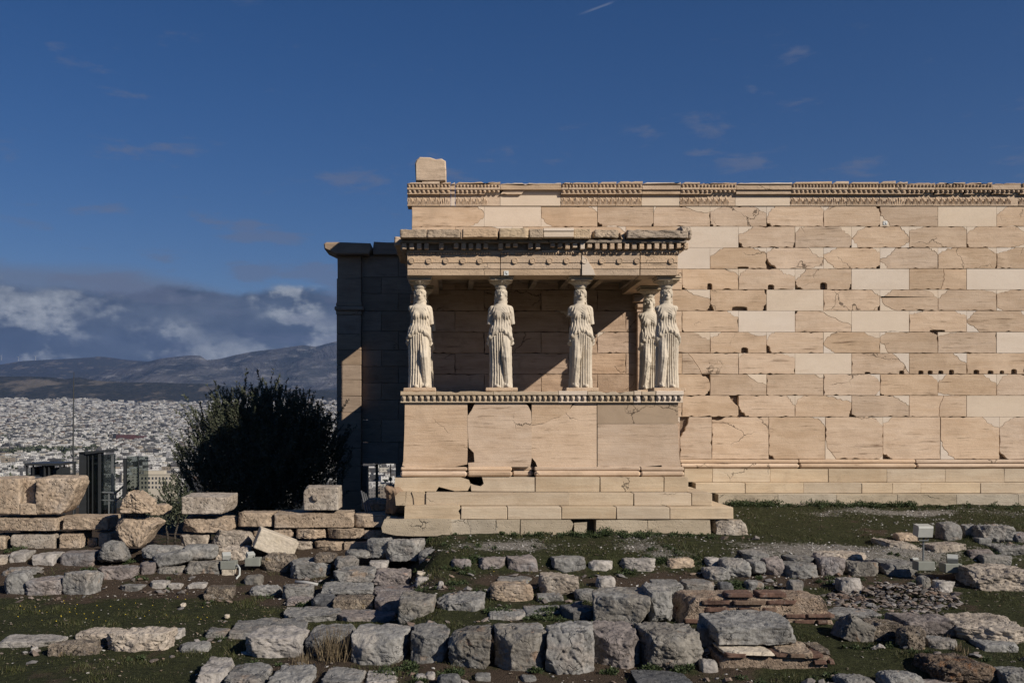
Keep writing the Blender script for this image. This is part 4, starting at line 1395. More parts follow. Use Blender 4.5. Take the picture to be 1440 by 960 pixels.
# ------------------------------------------------------------------ loose and stacked stones
KIND = {'gl': 'limestone_block', 'bl': 'limestone_block', 'pl': 'limestone_block', 'br': 'limestone_block', 'po': 'poros_block', 'pg': 'poros_block', 'cg': 'conglomerate_block', 'ru': 'conglomerate_block', 'mb': 'marble_block', 'wh': 'pale_block', 'dk': 'limestone_block'}
stones = []
def st(x0, y0, x1, y1, m, style, label, Y=None, D=None, yaw=0., roll=0., rough=1., name=None, top=None, zb=None, taper=0., sink=.08, prof=None):
    """a stone whose outline covers this photo rectangle; y1 is where its front foot meets the ground (or the stone below, at depth Y)"""
    px = (x0 + x1) / 2
    if Y is None:
        X, Yf, zg = on_ground(px, y1)
    else:
        Yf = Y; zg = WZ(y1, Y)
    d = Yf - CAMY
    wd = (x1 - x0) * d / F
    if D is None:
        D = {'b': .72, 'r': .7, 'f': .75, 'c': .7}[style] * min(wd, 1.0) + .08
    zt = WZ(y0, Yf + D * .8) if top is None else WZ(top, Yf)
    hgt = max(.06, zt - zg) + (sink if Y is None else 0)
    # a stone right of the vanishing point also shows its left flank, left of it the right flank
    flank = abs(px - VX) * D / (d + D)
    wd2 = max(.6 * wd, wd * 1.05 - abs((px - VX) / F) * D * .30)
    xc = WX(px, Yf + D / 2) if False else (WX(px, Yf) + (px - VX) / F * D * .30)
    N = int(np.clip((x1 - x0) / 1.6, 12, 44))
    zz = zg - (sink if Y is None else 0.015)
    o = rock_obj(name or KIND[m], (wd2, D, hgt), (xc, Yf + D / 2, zz), m, style, N, rough, (math.radians(random.uniform(-2, 2)), math.radians(roll), math.radians(yaw + random.uniform(-4, 4))), taper=taper, prof=prof)
    tag(o, label, 'stone block' if style != 'r' else 'boulder')
    stones.append((o, xc, Yf, wd2, D))
    return o

# --- retaining wall on the left (poros and re-used blocks), top course first
A = -.25
def pr(rows, x0, x1, y0, y1):
    """outline rows (photo y, left x, right x) as fractions of a block"""
    return sorted([((y1 - y) / (y1 - y0), (a - x0) / (x1 - x0), (b - x0) / (x1 - x0)) for y, a, b in rows])
big = st(-24, 668, 37.5, 722, 'po', 'c', 'big tan block at the left edge with a rectangular cut and broken right end', A + .05, .8, rough=1.6)
def join_into(o, parts):
    """merge the meshes of the other pieces of one broken stone into it"""
    bm = bmesh.new(); bm.from_mesh(o.data)
    inv = o.matrix_basis.inverted()
    for q in parts:
        me = q.data.copy(); me.transform(inv @ q.matrix_basis); bm.from_mesh(me)
        stones[:] = [t for t in stones if t[0] is not q]
        bpy.data.objects.remove(q)
    bm.to_mesh(o.data); bm.free()
    o.data.polygons.foreach_set('use_smooth', np.ones(len(o.data.polygons), dtype=bool))
b2 = st(53, 667, 117, 722, 'po', 'c', 'tmp', A + .05, .8, rough=3., prof=pr([(722, 53, 92), (712, 53, 101), (700, 53, 107), (690, 53, 111), (680, 53, 116), (667, 53, 117)], 53, 117, 667, 722))
b3 = st(34, 671, 56, 722, 'po', 'c', 'tmp', A + .30, .5, rough=1.5)
b4 = st(31, 703, 60, 722, 'po', 'c', 'tmp', A + .065, .7, rough=1.)
join_into(big, [b2, b3, b4])
st(-20, 722.5, 90, 745.5, 'po', 'c', 'long low tan block under the big notched blocks at the left edge', A - .03, .8, rough=2)
st(91, 721, 160, 744, 'po', 'c', 'tan wall block left of the split boulder, pocked with holes', A, .8, rough=2.5)
st(-14, 748, 17, 772, 'po', 'c', 'cropped squared tan block at the left frame edge, in the third course down', A - .08, .7, rough=2)
st(18, 745.5, 84, 772, 'pg', 'c', 'wide squared pocked block below the long low block at the left', A - .08, .7, rough=2.5)
st(85.5, 744.5, 121, 770, 'po', 'c', 'squared pinkish tan block left of the dark gap in the wall', A - .06, .7, rough=2.5)
st(141, 744.5, 162, 768, 'po', 'c', 'narrow shaded wall block right of the dark gap', A + .12, .5, rough=2)
st(122, 753, 139, 769, 'po', 'r', 'small round tan stone sitting inside the dark gap of the wall', A + .2, .3)
spl = st(160, 724, 229, 771, 'po', 'b', 'large upright split tan boulder with a horizontal crack through its middle', -.95, .75, rough=1.3, name='boulder', prof=pr([(771, 190, 202), (764, 176, 208), (752, 168, 214), (742, 161, 221), (732, 160, 229), (724, 160, 227)], 160, 229, 724, 771))
sp2 = st(160, 686, 229, 723, 'po', 'b', 'tmp', -.95, .75, rough=1.3, prof=pr([(723, 160, 226), (715, 163, 219), (707, 167, 213), (699, 172, 206), (692, 178, 198), (686, 183, 190)], 160, 229, 686, 723))
join_into(spl, [sp2])
st(211, 706, 238, 724, 'po', 'f', 'small pale stone peeping out behind the split boulder', .1, .4)
st(258, 692, 327, 721.5, 'pg', 'c', 'grey moulded slab with chipped lower edge, on the wall before the olive tree', -.3, .9, rough=2.2)
st(257, 722.5, 335, 747.5, 'po', 'b', 'tan block with slanting left end directly under the grey moulded slab', -.34, .8, rough=.9)
st(336, 716, 386.5, 740.5, 'po', 'c', 'tan block in the upper course between the moulded slab and the long block', -.22, .7, rough=2)
st(387.5, 716, 497, 741, 'po', 'c', 'long tan block carrying the squared block with a boss', -.2, .7, rough=2.5)
st(429, 681, 477.5, 716, 'pg', 'c', 'squared buff block with a small square boss standing on the wall', -.12, .55, rough=1.2)
st(498.5, 718, 548, 741, 'po', 'c', 'shaded wall block beside the grey pipes', -.1, .7, rough=2)
st(507, 698, 546, 717.5, 'po', 'b', 'rounded block in deep shade at the foot of the north porch door', .9, .6)
st(253, 747.5, 296, 768, 'pg', 'b', 'short squared pale block at the left end of the second course right of the boulder', -.45, .6, rough=.9)
st(297, 741, 355, 770, 'pg', 'b', 'wide lumpy pale block with vertical grooves, leaning in the second course', -.48, .6, roll=6)
st(356, 741, 381, 760, 'po', 'f', 'recessed orange tan stone above the tilted white block', -.1, .4)
st(380, 738.5, 414.5, 757, 'po', 'b', 'rough tan stone left of centre in the second course under the long block', -.3, .6)
st(415.5, 738, 459.5, 757, 'po', 'b', 'pinkish rounded block under the long tan block', -.3, .6)
st(461, 738, 512, 757.5, 'po', 'b', 'half shaded tan block with a broken lower right edge', -.3, .6)
st(513, 741, 560, 757, 'po', 'c', 'fully shaded tan block left of the porch foundation, second course', -.15, .6)
st(411, 757, 440, 776, 'pg', 'b', 'small squared stone in the lowest course with a pale face', -.42, .5)
st(441, 757, 484, 776, 'po', 'b', 'lowest course tan block crossed by a slanting shadow', -.42, .5)
st(485, 757.5, 532, 775, 'po', 'c', 'lowest course block in full shade behind the grey rocks', -.35, .5)
st(352, 746, 409, 779, 'mb', 'c', 'tilted clean cream marble block leaning against the wall', -1.05, .5, roll=22, yaw=14, rough=.9, name='marble_block')
st(303, 764, 356, 801, 'pg', 'b', 'beige rubble faced block behind the two small floodlights', -1.1, .6, rough=1.4)
st(-16, 777, 13.5, 812, 'pg', 'b', 'cropped pale block at the left edge of the lower row', -1.35, .6)
st(14, 771, 44, 798, 'wh', 'b', 'pale block with flat lit top second from the left edge of the lower row', -1.2, .6)
st(45, 774, 84, 806, 'wh', 'b', 'pale wedge faced block with flat top third from the left edge of the lower row', -1.4, .6, taper=.12)
st(84, 771, 138, 803, 'pl', 'b', 'pinkish block with a sloping flat top left of the pointed grey stone', -1.4, .6)
# --- grey limestone tumble in front of it
st(133, 757, 181, 793, 'bl', 'r', 'pointed blue grey boulder leaning in front of the split tan boulder', -1.5, .6, taper=.45, name='boulder')
st(197, 763, 256, 787, 'gl', 'r', 'long rounded grey stone under the shaded gap right of the split boulder', -1.45, .6)
st(216, 770, 272, 796, 'bl', 'r', 'oval blue grey stone resting on the pink and grey pair', -1.75, .55, roll=-10)
st(254, 762, 306, 788, 'bl', 'r', 'smooth grey stone left of the floodlights, top of its pile', -1.5, .6)
st(194, 786, 221, 819, 'pl', 'b', 'small dark pink stone wedged right of the big pinkish grey face', -1.85, .5)
st(219, 791, 262, 820, 'br', 'r', 'grey brown stone under the oval blue grey one', -1.85, .55)
st(259, 784, 315, 820, 'br', 'b', 'big squarish brown grey block left of the floodlights', -1.85, .6)
st(135, 792, 194, 827, 'pl', 'b', 'big pinkish grey block with a thin white vein down its face', -2.15, .6, taper=-.08)
st(2, 793, 58, 818, 'gl', 'r', 'low grey stone behind the blue grey boulder near the left edge', -1.9, .5)
st(5, 800, 44, 835, 'bl', 'r', 'blue grey boulder at the left end of the lowest row')
st(37, 809, 95, 836, 'pl', 'b', 'flat topped pink block second in the lowest row')
st(91, 800, 138, 836, 'gl', 'b', 'grey block with a dark left flank third in the lowest row', yaw=-8)
st(168, 819, 203, 831, 'gl', 'f', 'thin flat grey slab at the foot of the pinkish grey block')
st(209, 815, 237, 828, 'wh', 'f', 'small pale flat stone at the foot of the tumble, on brown earth')
st(236, 818, 256, 828, 'wh', 'f', 'tiny pale stone touching the edge of the brown earth')
st(263, 817, 291, 828, 'wh', 'f', 'low pale sliver of stone under the brown grey block')
st(286, 821, 329, 843, 'cg', 'b', 'small forked conglomerate lump on the bare earth')
# --- the heap left of centre
st(366, 773, 416, 812, 'cg', 'r', 'dark round conglomerate boulder with pale patches below the tilted cream block', -1.7, .7, name='boulder')
st(404, 782, 466, 818, 'gl', 'b', 'big grey rough faced block right of the dark conglomerate boulder', -2.1, .8)
st(350, 820, 396, 838, 'bl', 'r', 'low blue grey stone lying alone on dark earth')
st(397, 819, 441, 843, 'gl', 'b', 'dark grey stone with a shaded left side below the big grey block')
st(342, 806, 370, 822, 'br', 'r', 'small brownish stone beside the white cable of the floodlight')
st(402, 838, 440, 851, 'pl', 'f', 'low pinkish slab in the grass edge left of centre')
st(469, 778, 504, 801, 'gl', 'r', 'rounded grey stone on the ramp of rocks below the dark wall', -2.2, .5)
st(484, 769, 521, 786, 'bl', 'r', 'pale blue grey flat topped stone above the rounded grey one', -1.8, .5)
st(440, 774, 474, 792, 'cg', 'r', 'weedy dark stone between the big grey block and the ramp', -1.9, .5)
st(516, 753, 550, 786, 'bl', 'b', 'dark veined blue grey rock under the corner of the porch foundation', -1.75, .7)
st(542, 753, 597, 791, 'gl', 'b', 'large pinkish grey rock jutting out below the porch corner', -1.85, .7, taper=-.1)
st(590, 767, 628, 788, 'bl', 'r', 'smooth leaf shaped grey stone lying aslant on a broken pink stone', -2.05, .5, roll=-12)
st(588, 780, 636, 804, 'pl', 'b', 'broken pink stone under the leaf shaped grey one', -2.2, .5)
st(519, 785, 546, 799, 'wh', 'f', 'small pale block in the ramp left of the broken pink stone', -2.3, .4)
st(469, 794, 529, 819, 'gl', 'b', 'squat dark grey block in the third step of the ramp', -2.75, .6)
st(525, 796, 578, 824, 'pl', 'b', 'pinkish block with a dark left face ending the third step of the ramp', -2.75, .6)
st(586, 802, 602, 811, 'mb', 'b', 'small bright white marble chip lying on another in brown earth', sink=0.)
st(584, 809, 605, 821, 'wh', 'r', 'small whitish lump under the bright marble chip')
st(616, 816, 624, 823, 'wh', 'r', 'tiny grey pebble right of the whitish lump')
st(452, 817, 526, 836, 'bl', 'f', 'wide flat grey paving slab in the middle of the ramp', -3.5, .8)
st(520, 820, 608, 838, 'pl', 'f', 'wide flat pinkish paving slab right of the flat grey one', -3.5, .8)
st(606, 822, 684, 838, 'pl', 'f', 'flat worn pink slab above the big buff grey block', -3.7, .8)
st(437, 833, 472, 857, 'dk', 'b', 'dark shaded block left of the yellow mottled stone', -4.4, .6)
st(469, 834, 526, 860, 'cg', 'c', 'small yellow mottled squared stone on the ramp', -4.5, .5, rough=4)
st(526, 831, 566, 876, 'pl', 'b', 'brownish pink block right of the yellow mottled stone', -4.7, .7)
st(396, 851, 481, 879, 'gl', 'b', 'flat topped grey block at the left side of the ramp, above the long front row', -5.2, .9)
st(474, 855, 558, 879, 'pl', 'b', 'low pink flat block in front of the yellow mottled stone', -5.2, .7)
st(562, 830, 614, 887, 'br', 'b', 'tall buff block with a deep shadow on its right side in the second row', -5.6, .8, taper=.06)
st(612, 829, 683, 883, 'gl', 'b', 'large buff grey block with flat top ending the second row', -5.5, .9)
# --- the long front row
st(318, 866, 432, 914, 'gl', 'b', 'very wide flat grey slab, undercut, at the left end of the front row', -6.4, 1.2)
st(343, 878, 433, 931, 'wh', 'b', 'pale craggy block leaning in front of the wide flat slab', -7.3, .8, yaw=-6)
st(432, 874, 499, 928, 'gl', 'b', 'grey block half hidden by dry grass in the front row', -7.3, .9)
st(497, 875, 576, 940, 'bl', 'b', 'bulky grey block with a dark left flank right of the dry grass', -7.7, .9, yaw=-12)
st(576, 875, 633, 941, 'gl', 'b', 'narrow grey block with deep vertical clefts in the front row', -7.75, .8)
st(631, 873, 693, 948, 'br', 'b', 'brown grey block with rounded foot sixth in the front row', -8.0, .8, taper=-.05)
st(694, 871, 768, 949, 'br', 'b', 'dark brown grey block with a rough shaded face near the middle of the front row', -8.1, .85)
st(765, 871, 840, 957, 'gl', 'b', 'smooth fawn grey block with a clean right edge in the front row', -8.2, .85, yaw=-8)
st(829, 871, 905, 947, 'pl', 'b', 'dark block with rust stains set back in the front row', -7.95, .9)
st(899, 872, 987, 950, 'br', 'b', 'large brown grey cube with worn top, right end of the front row', -8.1, .95, yaw=8)
st(276, 924, 326, 966, 'wh', 'b', 'pale rock cropped by the lower frame edge, leftmost of the bottom stones', -8.6, .8)
st(313, 931, 380, 972, 'gl', 'b', 'rounded grey rock at the lower frame edge below the pale craggy block', -8.7, .8)
st(378, 934, 442, 975, 'bl', 'b', 'blue grey rock cropped by the lower frame edge left of the dry grass foot', -8.8, .8)
st(454, 937, 511, 975, 'gl', 'b', 'grey rock cropped by the lower frame edge under the bulky grey block', -8.7, .7)
st(510, 941, 560, 972, 'wh', 'b', 'pale stone cropped by the lower frame edge under the clefted block', -8.6, .6)
st(583, 945, 600, 957, 'wh', 'r', 'small pale pebble below the clefted block')
st(598, 943, 612, 956, 'wh', 'r', 'small round whitish stone below the brown grey block')
st(615, 945, 648, 972, 'dk', 'r', 'dark little stone cropped by the lower frame edge below the sixth front block')
st(668, 945, 690, 958, 'gl', 'f', 'small flat grey stone between two front blocks')
st(732, 948, 755, 960, 'gl', 'r', 'small grey stone at the foot of the smooth fawn block')
st(893, 943, 978, 975, 'dk', 'f', 'flat dark slab cropped by the lower frame edge in front of the brown cube', -8.9, .8)
# --- middle ground
st(690, 816, 750, 846, 'po', 'b', 'squared pinkish porous block in the middle of the grass', rough=.8)
st(700, 809, 748, 820, 'gl', 'f', 'flat grey slab behind the squared pinkish porous block')
st(757, 803, 815, 838, 'pg', 'b', 'tilted porous buff block propped on a flat grey stone', -4.65, .6, roll=4, rough=.9)
st(754, 832, 792, 847, 'gl', 'f', 'flat grey stone under the tilted porous block')
st(775, 779, 824, 804, 'bl', 'b', 'grey squared stone with a pale top in the terrace edge')
st(827, 785, 862, 803, 'wh', 'b', 'small whitish stone in the terrace edge right of the grey squared one')
st(869, 780, 923, 803, 'wh', 'b', 'long pale rough stone in the terrace edge below the grass')
st(936, 780, 978, 801, 'po', 'b', 'tan rounded stone in the terrace edge, last before the grey tumble')
st(671, 780, 712, 803, 'pl', 'b', 'pink grey stone with a rusty corner in the terrace edge')
st(713, 779, 756, 804, 'pl', 'b', 'purplish domed stone in the terrace edge left of the grey squared one')
st(634, 783, 663, 801, 'pl', 'r', 'small dark pink stone at the left end of the terrace edge')
st(838, 808, 866, 826, 'wh', 'r', 'pale angular stone behind the block with an orange top edge')
st(808, 826, 845, 846, 'gl', 'r', 'grey stone tucked behind the left end of the orange edged block')
st(834, 824, 918, 880, 'br', 'b', 'big block with an orange stained upper edge and dark left side', -6.35, .9, yaw=-6)
st(904, 817, 950, 877, 'bl', 'b', 'pale blue grey ragged block standing against the brick masonry', -6.3, .8)
st(790, 849, 838, 873, 'dk', 'f', 'low dark slab in the shade left of the orange edged block')
st(684, 856, 742, 871, 'gl', 'f', 'flat grey slab overgrown by weeds behind the front row, left piece')
st(736, 851, 790, 866, 'gl', 'f', 'flat grey slab overgrown by weeds behind the front row, right piece')
st(918, 813, 962, 836, 'bl', 'f', 'wide flat pale grey rock sloping down to the ragged block', -4.9, .7)
st(957, 811, 1005, 836, 'gl', 'b', 'grey rock above the left end of the brick courses', -4.4, .7)
st(1002, 727, 1049.5, 753, 'pg', 'b', 'lone rough whitish block at the right foot of the porch steps', -.98, .6, rough=.9)
# --- tumble along the right terrace
st(990, 780, 1014, 797, 'wh', 'r', 'pale little stone behind the round grey boulder at the tumble left end', -2.9, .4)
st(989, 793, 1027, 820, 'gl', 'r', 'round grey boulder at the left end of the right hand tumble', -3.6, .6, name='boulder')
st(1012, 781, 1057, 816, 'bl', 'r', 'large rounded blue grey boulder second in the right hand tumble', -3.4, .7, name='boulder')
st(1041, 771, 1081, 789, 'bl', 'f', 'flat pale grey stone on top of the right hand tumble', -2.9, .6)
st(1051, 783, 1077, 808, 'gl', 'r', 'egg shaped grey stone wedged right of the large blue grey boulder', -3.35, .5)
st(1072, 780, 1104, 813, 'pl', 'b', 'dark pinkish block with a shaded face between grey stones', -3.3, .6)
st(1096, 786, 1153, 817, 'gl', 'b', 'big squared grey block over a dark hollow in the right hand tumble', -3.45, .7)
st(1103, 777, 1146, 790, 'gl', 'f', 'flat grey stone behind the big squared grey block', -3.0, .6)
st(1147, 778, 1188, 810, 'pl', 'b', 'reddish grey jagged stone right of the big squared grey block', -3.25, .6)
st(1144, 771, 1219, 788, 'pg', 'f', 'long flat buff stone at the back edge of the tumble', -2.85, .7)
st(1186, 783, 1240, 812, 'br', 'b', 'dark brown block overhanging the rubble heap', -3.3, .7)
st(1235, 784, 1291, 816, 'gl', 'b', 'grey lichen covered block overhanging the rubble heap, left of the tall floodlight', -3.3, .7)
st(1009, 816, 1032, 832, 'dk', 'r', 'little dark stone among weeds at the foot of the round grey boulder')
st(1048, 814, 1075, 830, 'gl', 'r', 'small grey stone among weeds above the brick courses')
st(1077, 812, 1107, 834, 'gl', 'b', 'small craggy grey stone under the dark pinkish block', -3.6, .5)
st(1107, 813, 1131, 834, 'gl', 'r', 'small jagged pale grey stone under the big squared grey block')
st(1139, 808, 1179, 834, 'cg', 'b', 'pitted conglomerate stone under the reddish grey one', -3.65, .6)
st(1179, 810, 1213, 834, 'wh', 'b', 'small whitish wedge shaped stone above the rubble heap')
st(1212, 811, 1242, 832, 'br', 'r', 'mud brown stone under the dark brown overhanging block', -3.45, .5)
st(1240, 812, 1292, 833, 'cg', 'b', 'conglomerate footing stone under the lichen covered block', -3.45, .6)
st(1291, 808, 1310, 829, 'br', 'r', 'small brown stone left of the white angular one')
st(1312, 814, 1343, 832, 'wh', 'b', 'bright white angular stone beside the long pale block')
st(1226, 756, 1294, 788, 'pg', 'b', 'large pale slab tilted down to the right beside the tall floodlight', -2.2, .7, roll=9)
st(1301, 759, 1358, 792, 'pg', 'b', 'large squared pale porous block right of the tall floodlight', -2.35, .7, roll=-4, rough=.8)
st(1259, 748, 1292, 762, 'po', 'f', 'low pinkish stone behind the floodlight head')
st(1319, 732, 1356, 761, 'gl', 'r', 'dark grey rounded boulder at the upper right, left of three', name='boulder')
st(1351, 736, 1379, 757, 'gl', 'b', 'middle grey stone of the upper right group')
st(1371, 735, 1426, 763, 'gl', 'b', 'large grey block of the upper right group')
st(1424, 746, 1450, 764, 'pl', 'r', 'pinkish grey stone at the right frame edge in the upper right group')
st(1371, 754, 1394, 764, 'gl', 'f', 'small flat grey stone in front of the large upper right block')
st(1357, 769, 1400, 788, 'pl', 'f', 'reddish flat rock above the flat blue grey one at the right')
st(1370, 775, 1422, 797, 'bl', 'f', 'smooth flat blue grey rock above the long pale block')
st(1390, 763, 1450, 783, 'gl', 'f', 'wide flat grey rock at the right frame edge below the upper group')
st(1357, 791, 1452, 832, 'pg', 'b', 'long pale pitted block with a dark left end at the right frame edge', D=1.0, yaw=-8)
# --- lower right
st(1172, 862, 1222, 901, 'br', 'b', 'dark tilted masonry lump with brick in it, in the grass on the right', roll=24, rough=1.2)
st(1150, 853, 1239, 873, 'gl', 'f', 'flat grey slab on the broken end of the brick masonry')
st(1217, 868, 1268, 900, 'cg', 'b', 'rubble lump right of the dark tilted masonry')
st(1256, 860, 1341, 897, 'pl', 'b', 'pinkish tan boulder sloping to the right in the lower right grass', taper=.1)
st(1262, 877, 1304, 914, 'cg', 'r', 'mossy olive brown lump in front of the pinkish tan boulder')
st(1302, 893, 1348, 913, 'gl', 'b', 'squared grey stone right of the mossy lump')
st(1335, 862, 1455, 907, 'pg', 'b', 'large layered cream block with a dark crust and dark left end', D=1.1, yaw=-6, rough=1.3)
st(1371, 895, 1435, 915, 'bl', 'f', 'low pale grey rock in front of the layered cream block')
st(1297, 915, 1404, 965, 'ru', 'r', 'big rusty orange conglomerate boulder near the lower right corner', D=.9, name='boulder', rough=1.3)
st(1178, 945, 1234, 972, 'gl', 'r', 'grey rock cropped by the lower frame edge right of the brick pier')
st(1237, 940, 1302, 974, 'gl', 'r', 'grey rock at the lower frame edge left of the rusty boulder')
st(1404, 936, 1452, 970, 'gl', 'b', 'grey rock cropped in the lower right corner')
st(1300, 954, 1360, 976, 'pl', 'f', 'flat pink stone at the lower frame edge below the rusty boulder')
st(984, 924, 1011, 946, 'wh', 'r', 'small white grey stone left of the brick pier')
st(981, 876, 1003, 914, 'gl', 'b', 'thin dark upright stone between the brown cube and the blue grey slab')
# --- left meadow
st(-4, 892, 91, 909, 'wh', 'f', 'thin flat pale slab sunk in the grass at the left edge', D=.45)
st(66, 897, 142, 923, 'cg', 'b', 'long knobbly conglomerate stone in the meadow', D=.5)
st(107, 882, 159, 901, 'pg', 'f', 'pale flat stone behind the knobbly conglomerate')
st(148, 880, 243, 918, 'pg', 'b', 'big layered pale stone with a horizontal crack in the meadow', D=.6, rough=1.3)
st(234, 881, 258, 899, 'wh', 'b', 'pale end stone touching the layered meadow stone')
st(288, 881, 322, 898, 'gl', 'f', 'flat grey stone in the grass left of the wide slab')
st(249, 899, 295, 917, 'bl', 'r', 'smooth domed grey stone in the meadow')
st(315, 863, 323, 870, 'mb', 'r', 'little white stone shining in the grass before the ramp', sink=0)
st(253, 847, 261, 854, 'mb', 'r', 'tiny white pebble in the grass below the tumble', sink=0)
st(43, 911, 52, 917, 'wh', 'r', 'tiny whitish stone in front of the thin flat slab', sink=0)
# bosses and cuts
for o, *_ in stones:
    if 'small square boss' in o['label']:
        d_ = o
        w0 = d_.location
        rock_obj('boss', (.11, .07, .11), (w0.x - .10, w0.y - .30, w0.z + .21), 'pg', 'c', 10, 1., (0, 0, 0), d_)
        d_.children[0].rotation_euler = (0, 0, -d_.rotation_euler.z * 0)
    if 'rectangular cut' in o['label']:
        pass

# ------------------------------------------------------------------ brick masonry
def brickwork(name, label, x0, x1, ytop, ybot, Y, D, rows_, seed, loc_label='brick wall'):
    r = random.Random(seed)
    e = empty(name, (WX((x0 + x1) / 2, Y), Y, WZ(ybot, Y)), label, loc_label)
    Xa, Xb, zt_, zb_ = WX(x0, Y), WX(x1, Y), WZ(ytop, Y), WZ(ybot, Y)
    rock_obj('mortar_core', (Xb - Xa, D, zt_ - zb_ - .07), ((Xa + Xb) / 2, Y + D / 2 + .02, zb_), 'mortar', 'c', 44, 3., (0, 0, 0), e)
    for (py, h, x_a, x_b, lens) in rows_:
        z = WZ(py, Y)
        x = x_a
        while x < x_b - 6:
            L = r.choice(lens)
            xx = min(x + L, x_b)
            Xc = WX((x + xx) / 2, Y)
            wdt = (xx - x - 2) * (Y - CAMY) / F
            if wdt > .05:
                rock_obj('brick', (wdt, .30, h * (Y - CAMY) / F), (Xc, Y + .135 + r.uniform(-.02, .03), z), 'brick', 'c', 10, 2., (0, 0, 0), e)
            x = xx + r.choice((0, 0, 3, 10))
    return e
YB = -6.2
brickwork('brick_wall', 'low ruined wall of thin red bricks in pale mortar behind the blue grey slab', 952, 1176, 832, 884, YB, .7,
          [(840, 6.5, 1020, 1064, (40, 36)), (840, 6.5, 1066, 1108, (42,)), (850, 6, 986, 1130, (46, 48, 44)), (860.5, 6.5, 986, 1094, (28, 32, 42)), (869, 5.5, 1104, 1175, (30, 36)), (876, 6, 962, 988, (25,)), (868, 5, 1134, 1176, (36,)), (877, 5.5, 1116, 1165, (32, 17))], 3)
brickwork('brick_pier', 'stump of a brick and rubble pier under the blue grey slab, by the lower edge', 1012, 1172, 914, 968, -8.0, .8,
          [(924, 6, 1020, 1134, (28, 26, 30)), (925, 6.5, 1140, 1160, (18,)), (934, 6, 1144, 1176, (14, 22)), (948, 6, 1010, 1040, (24,)), (952, 6, 1140, 1168, (20,))], 5, 'brick pier')
st(993, 859, 1118, 908, 'bl', 'b', 'large blue grey slab with a broken dark left front on the brick pier', -7.75, 1.05, yaw=-3, rough=.75, top=877)
st(1012, 903, 1086, 922, 'mb', 'f', 'cream marble slab fragment under the blue grey slab', -8.05, .6, rough=.8)
st(1085, 899, 1144, 924, 'po', 'f', 'tan broken slab right of the cream fragment on the brick pier', -8.03, .7)
st(1140, 902, 1166, 921, 'cg', 'b', 'small rubble stone on the right shoulder of the brick pier', -7.9, .5)

# ------------------------------------------------------------------ rubble heap
def scatter(name, label, n_, fn, mats, kind='stuff', smin_=.02, smax=.09, flat=.6, seed=1, cat='stones'):
    r = np.random.default_rng(seed)
    base = np.array([(1, 0, 0), (-1, 0, 0), (0, 1, 0), (0, -1, 0), (0, 0, 1), (0, 0, -1), (.62, .62, .5), (-.62, .62, .5), (-.62, -.62, .5), (.62, -.62, .5)], float)
    tris = [(4, 6, 7), (4, 7, 8), (4, 8, 9), (4, 9, 6), (6, 0, 2), (6, 2, 7), (7, 2, 1), (7, 1, 8), (8, 1, 3), (8, 3, 9), (9, 3, 0), (9, 0, 6), (5, 2, 0), (5, 1, 2), (5, 3, 1), (5, 0, 3)]
    # top cap uses vertex 6..9 around 4
    vs, fs, ms = [], [], []
    X, Y, Z = fn(r, n_)
    for i in range(len(X)):
        s = smin_ + (smax - smin_) * r.random() ** 3
        v = base * (1 + r.uniform(-.35, .35, (10, 1))) * s * np.array([r.uniform(.7, 1.4), r.uniform(.7, 1.3), flat * r.uniform(.6, 1.2)])
        a = r.uniform(0, 6.28)
        c_, s_ = math.cos(a), math.sin(a)
        v = v @ np.array([[c_, s_, 0], [-s_, c_, 0], [0, 0, 1]])
        tl = r.uniform(-.5, .5)
        v = v @ np.array([[math.cos(tl), 0, math.sin(tl)], [0, 1, 0], [-math.sin(tl), 0, math.cos(tl)]])
        b = len(vs)
        vs.extend((v + np.array([X[i], Y[i], Z[i] + s * .2])).tolist())
        fs.extend([(b + p, b + q, b + w_) for p, q, w_ in tris])
        ms.extend([int(r.integers(len(mats)))] * 16)
    o = mesh_obj(name, np.array(vs), np.array(fs), [M[k] for k in mats], None, False, ms)
    return tag(o, label, cat, kind=kind)

def island_stone(name, cols):
    m, n = new_mat(name)
    g = n.node('ShaderNodeNewGeometry')
    c = n.ramp(g.outputs['Random Per Island'], [(i / (len(cols) - 1), c_) for i, c_ in enumerate(cols)])
    f = n.noise(g.outputs['Position'], 30., 4, .6)
    v = n.lin(f, .3, .7, .75, 1.2)
    finish(n, n.mix(1., c, n.comb(v, v, v), 'MULTIPLY'), .9, f, .5, .01, .2)
    M[name] = m
island_stone('mixed_rubble', [(.12, .11, .10), (.26, .19, .14), (.20, .19, .18), (.13, .09, .065), (.34, .31, .28), (.18, .12, .085), (.22, .21, .20), (.14, .12, .10)])
island_stone('mixed_gravel', [(.22, .20, .17), (.48, .45, .41), (.30, .27, .23), (.38, .36, .33), (.55, .52, .48), (.28, .26, .24)])
def heap(r, n_):
    px = r.uniform(1150, 1350, n_ * 3); py = r.uniform(826, 866, n_ * 3)
    cen = 833 + (px - 1150) * .05
    ok = (np.abs(px - 1255) / 105 + np.abs(py - 843) / 24 * .8) < 1.08 + r.normal(0, .12, n_ * 3)
    px, py = px[ok][:n_], py[ok][:n_]
    X, Y, Z = [], [], []
    for a, b in zip(px, py):
        x, y, z = on_ground(a, b)
        e = math.exp(-(((a - 1262) / 60) ** 2 + ((b - 838) / 12) ** 2))
        X.append(x); Y.append(y); Z.append(z - .012 + r.uniform(0, .16) * e)
    return X, Y, Z
scatter('rubble_heap', 'heap of small mixed broken stones spilling below the right hand tumble', 1200, heap, ['mixed_rubble'], 'stuff', .012, .075, .5, 4, 'rubble')
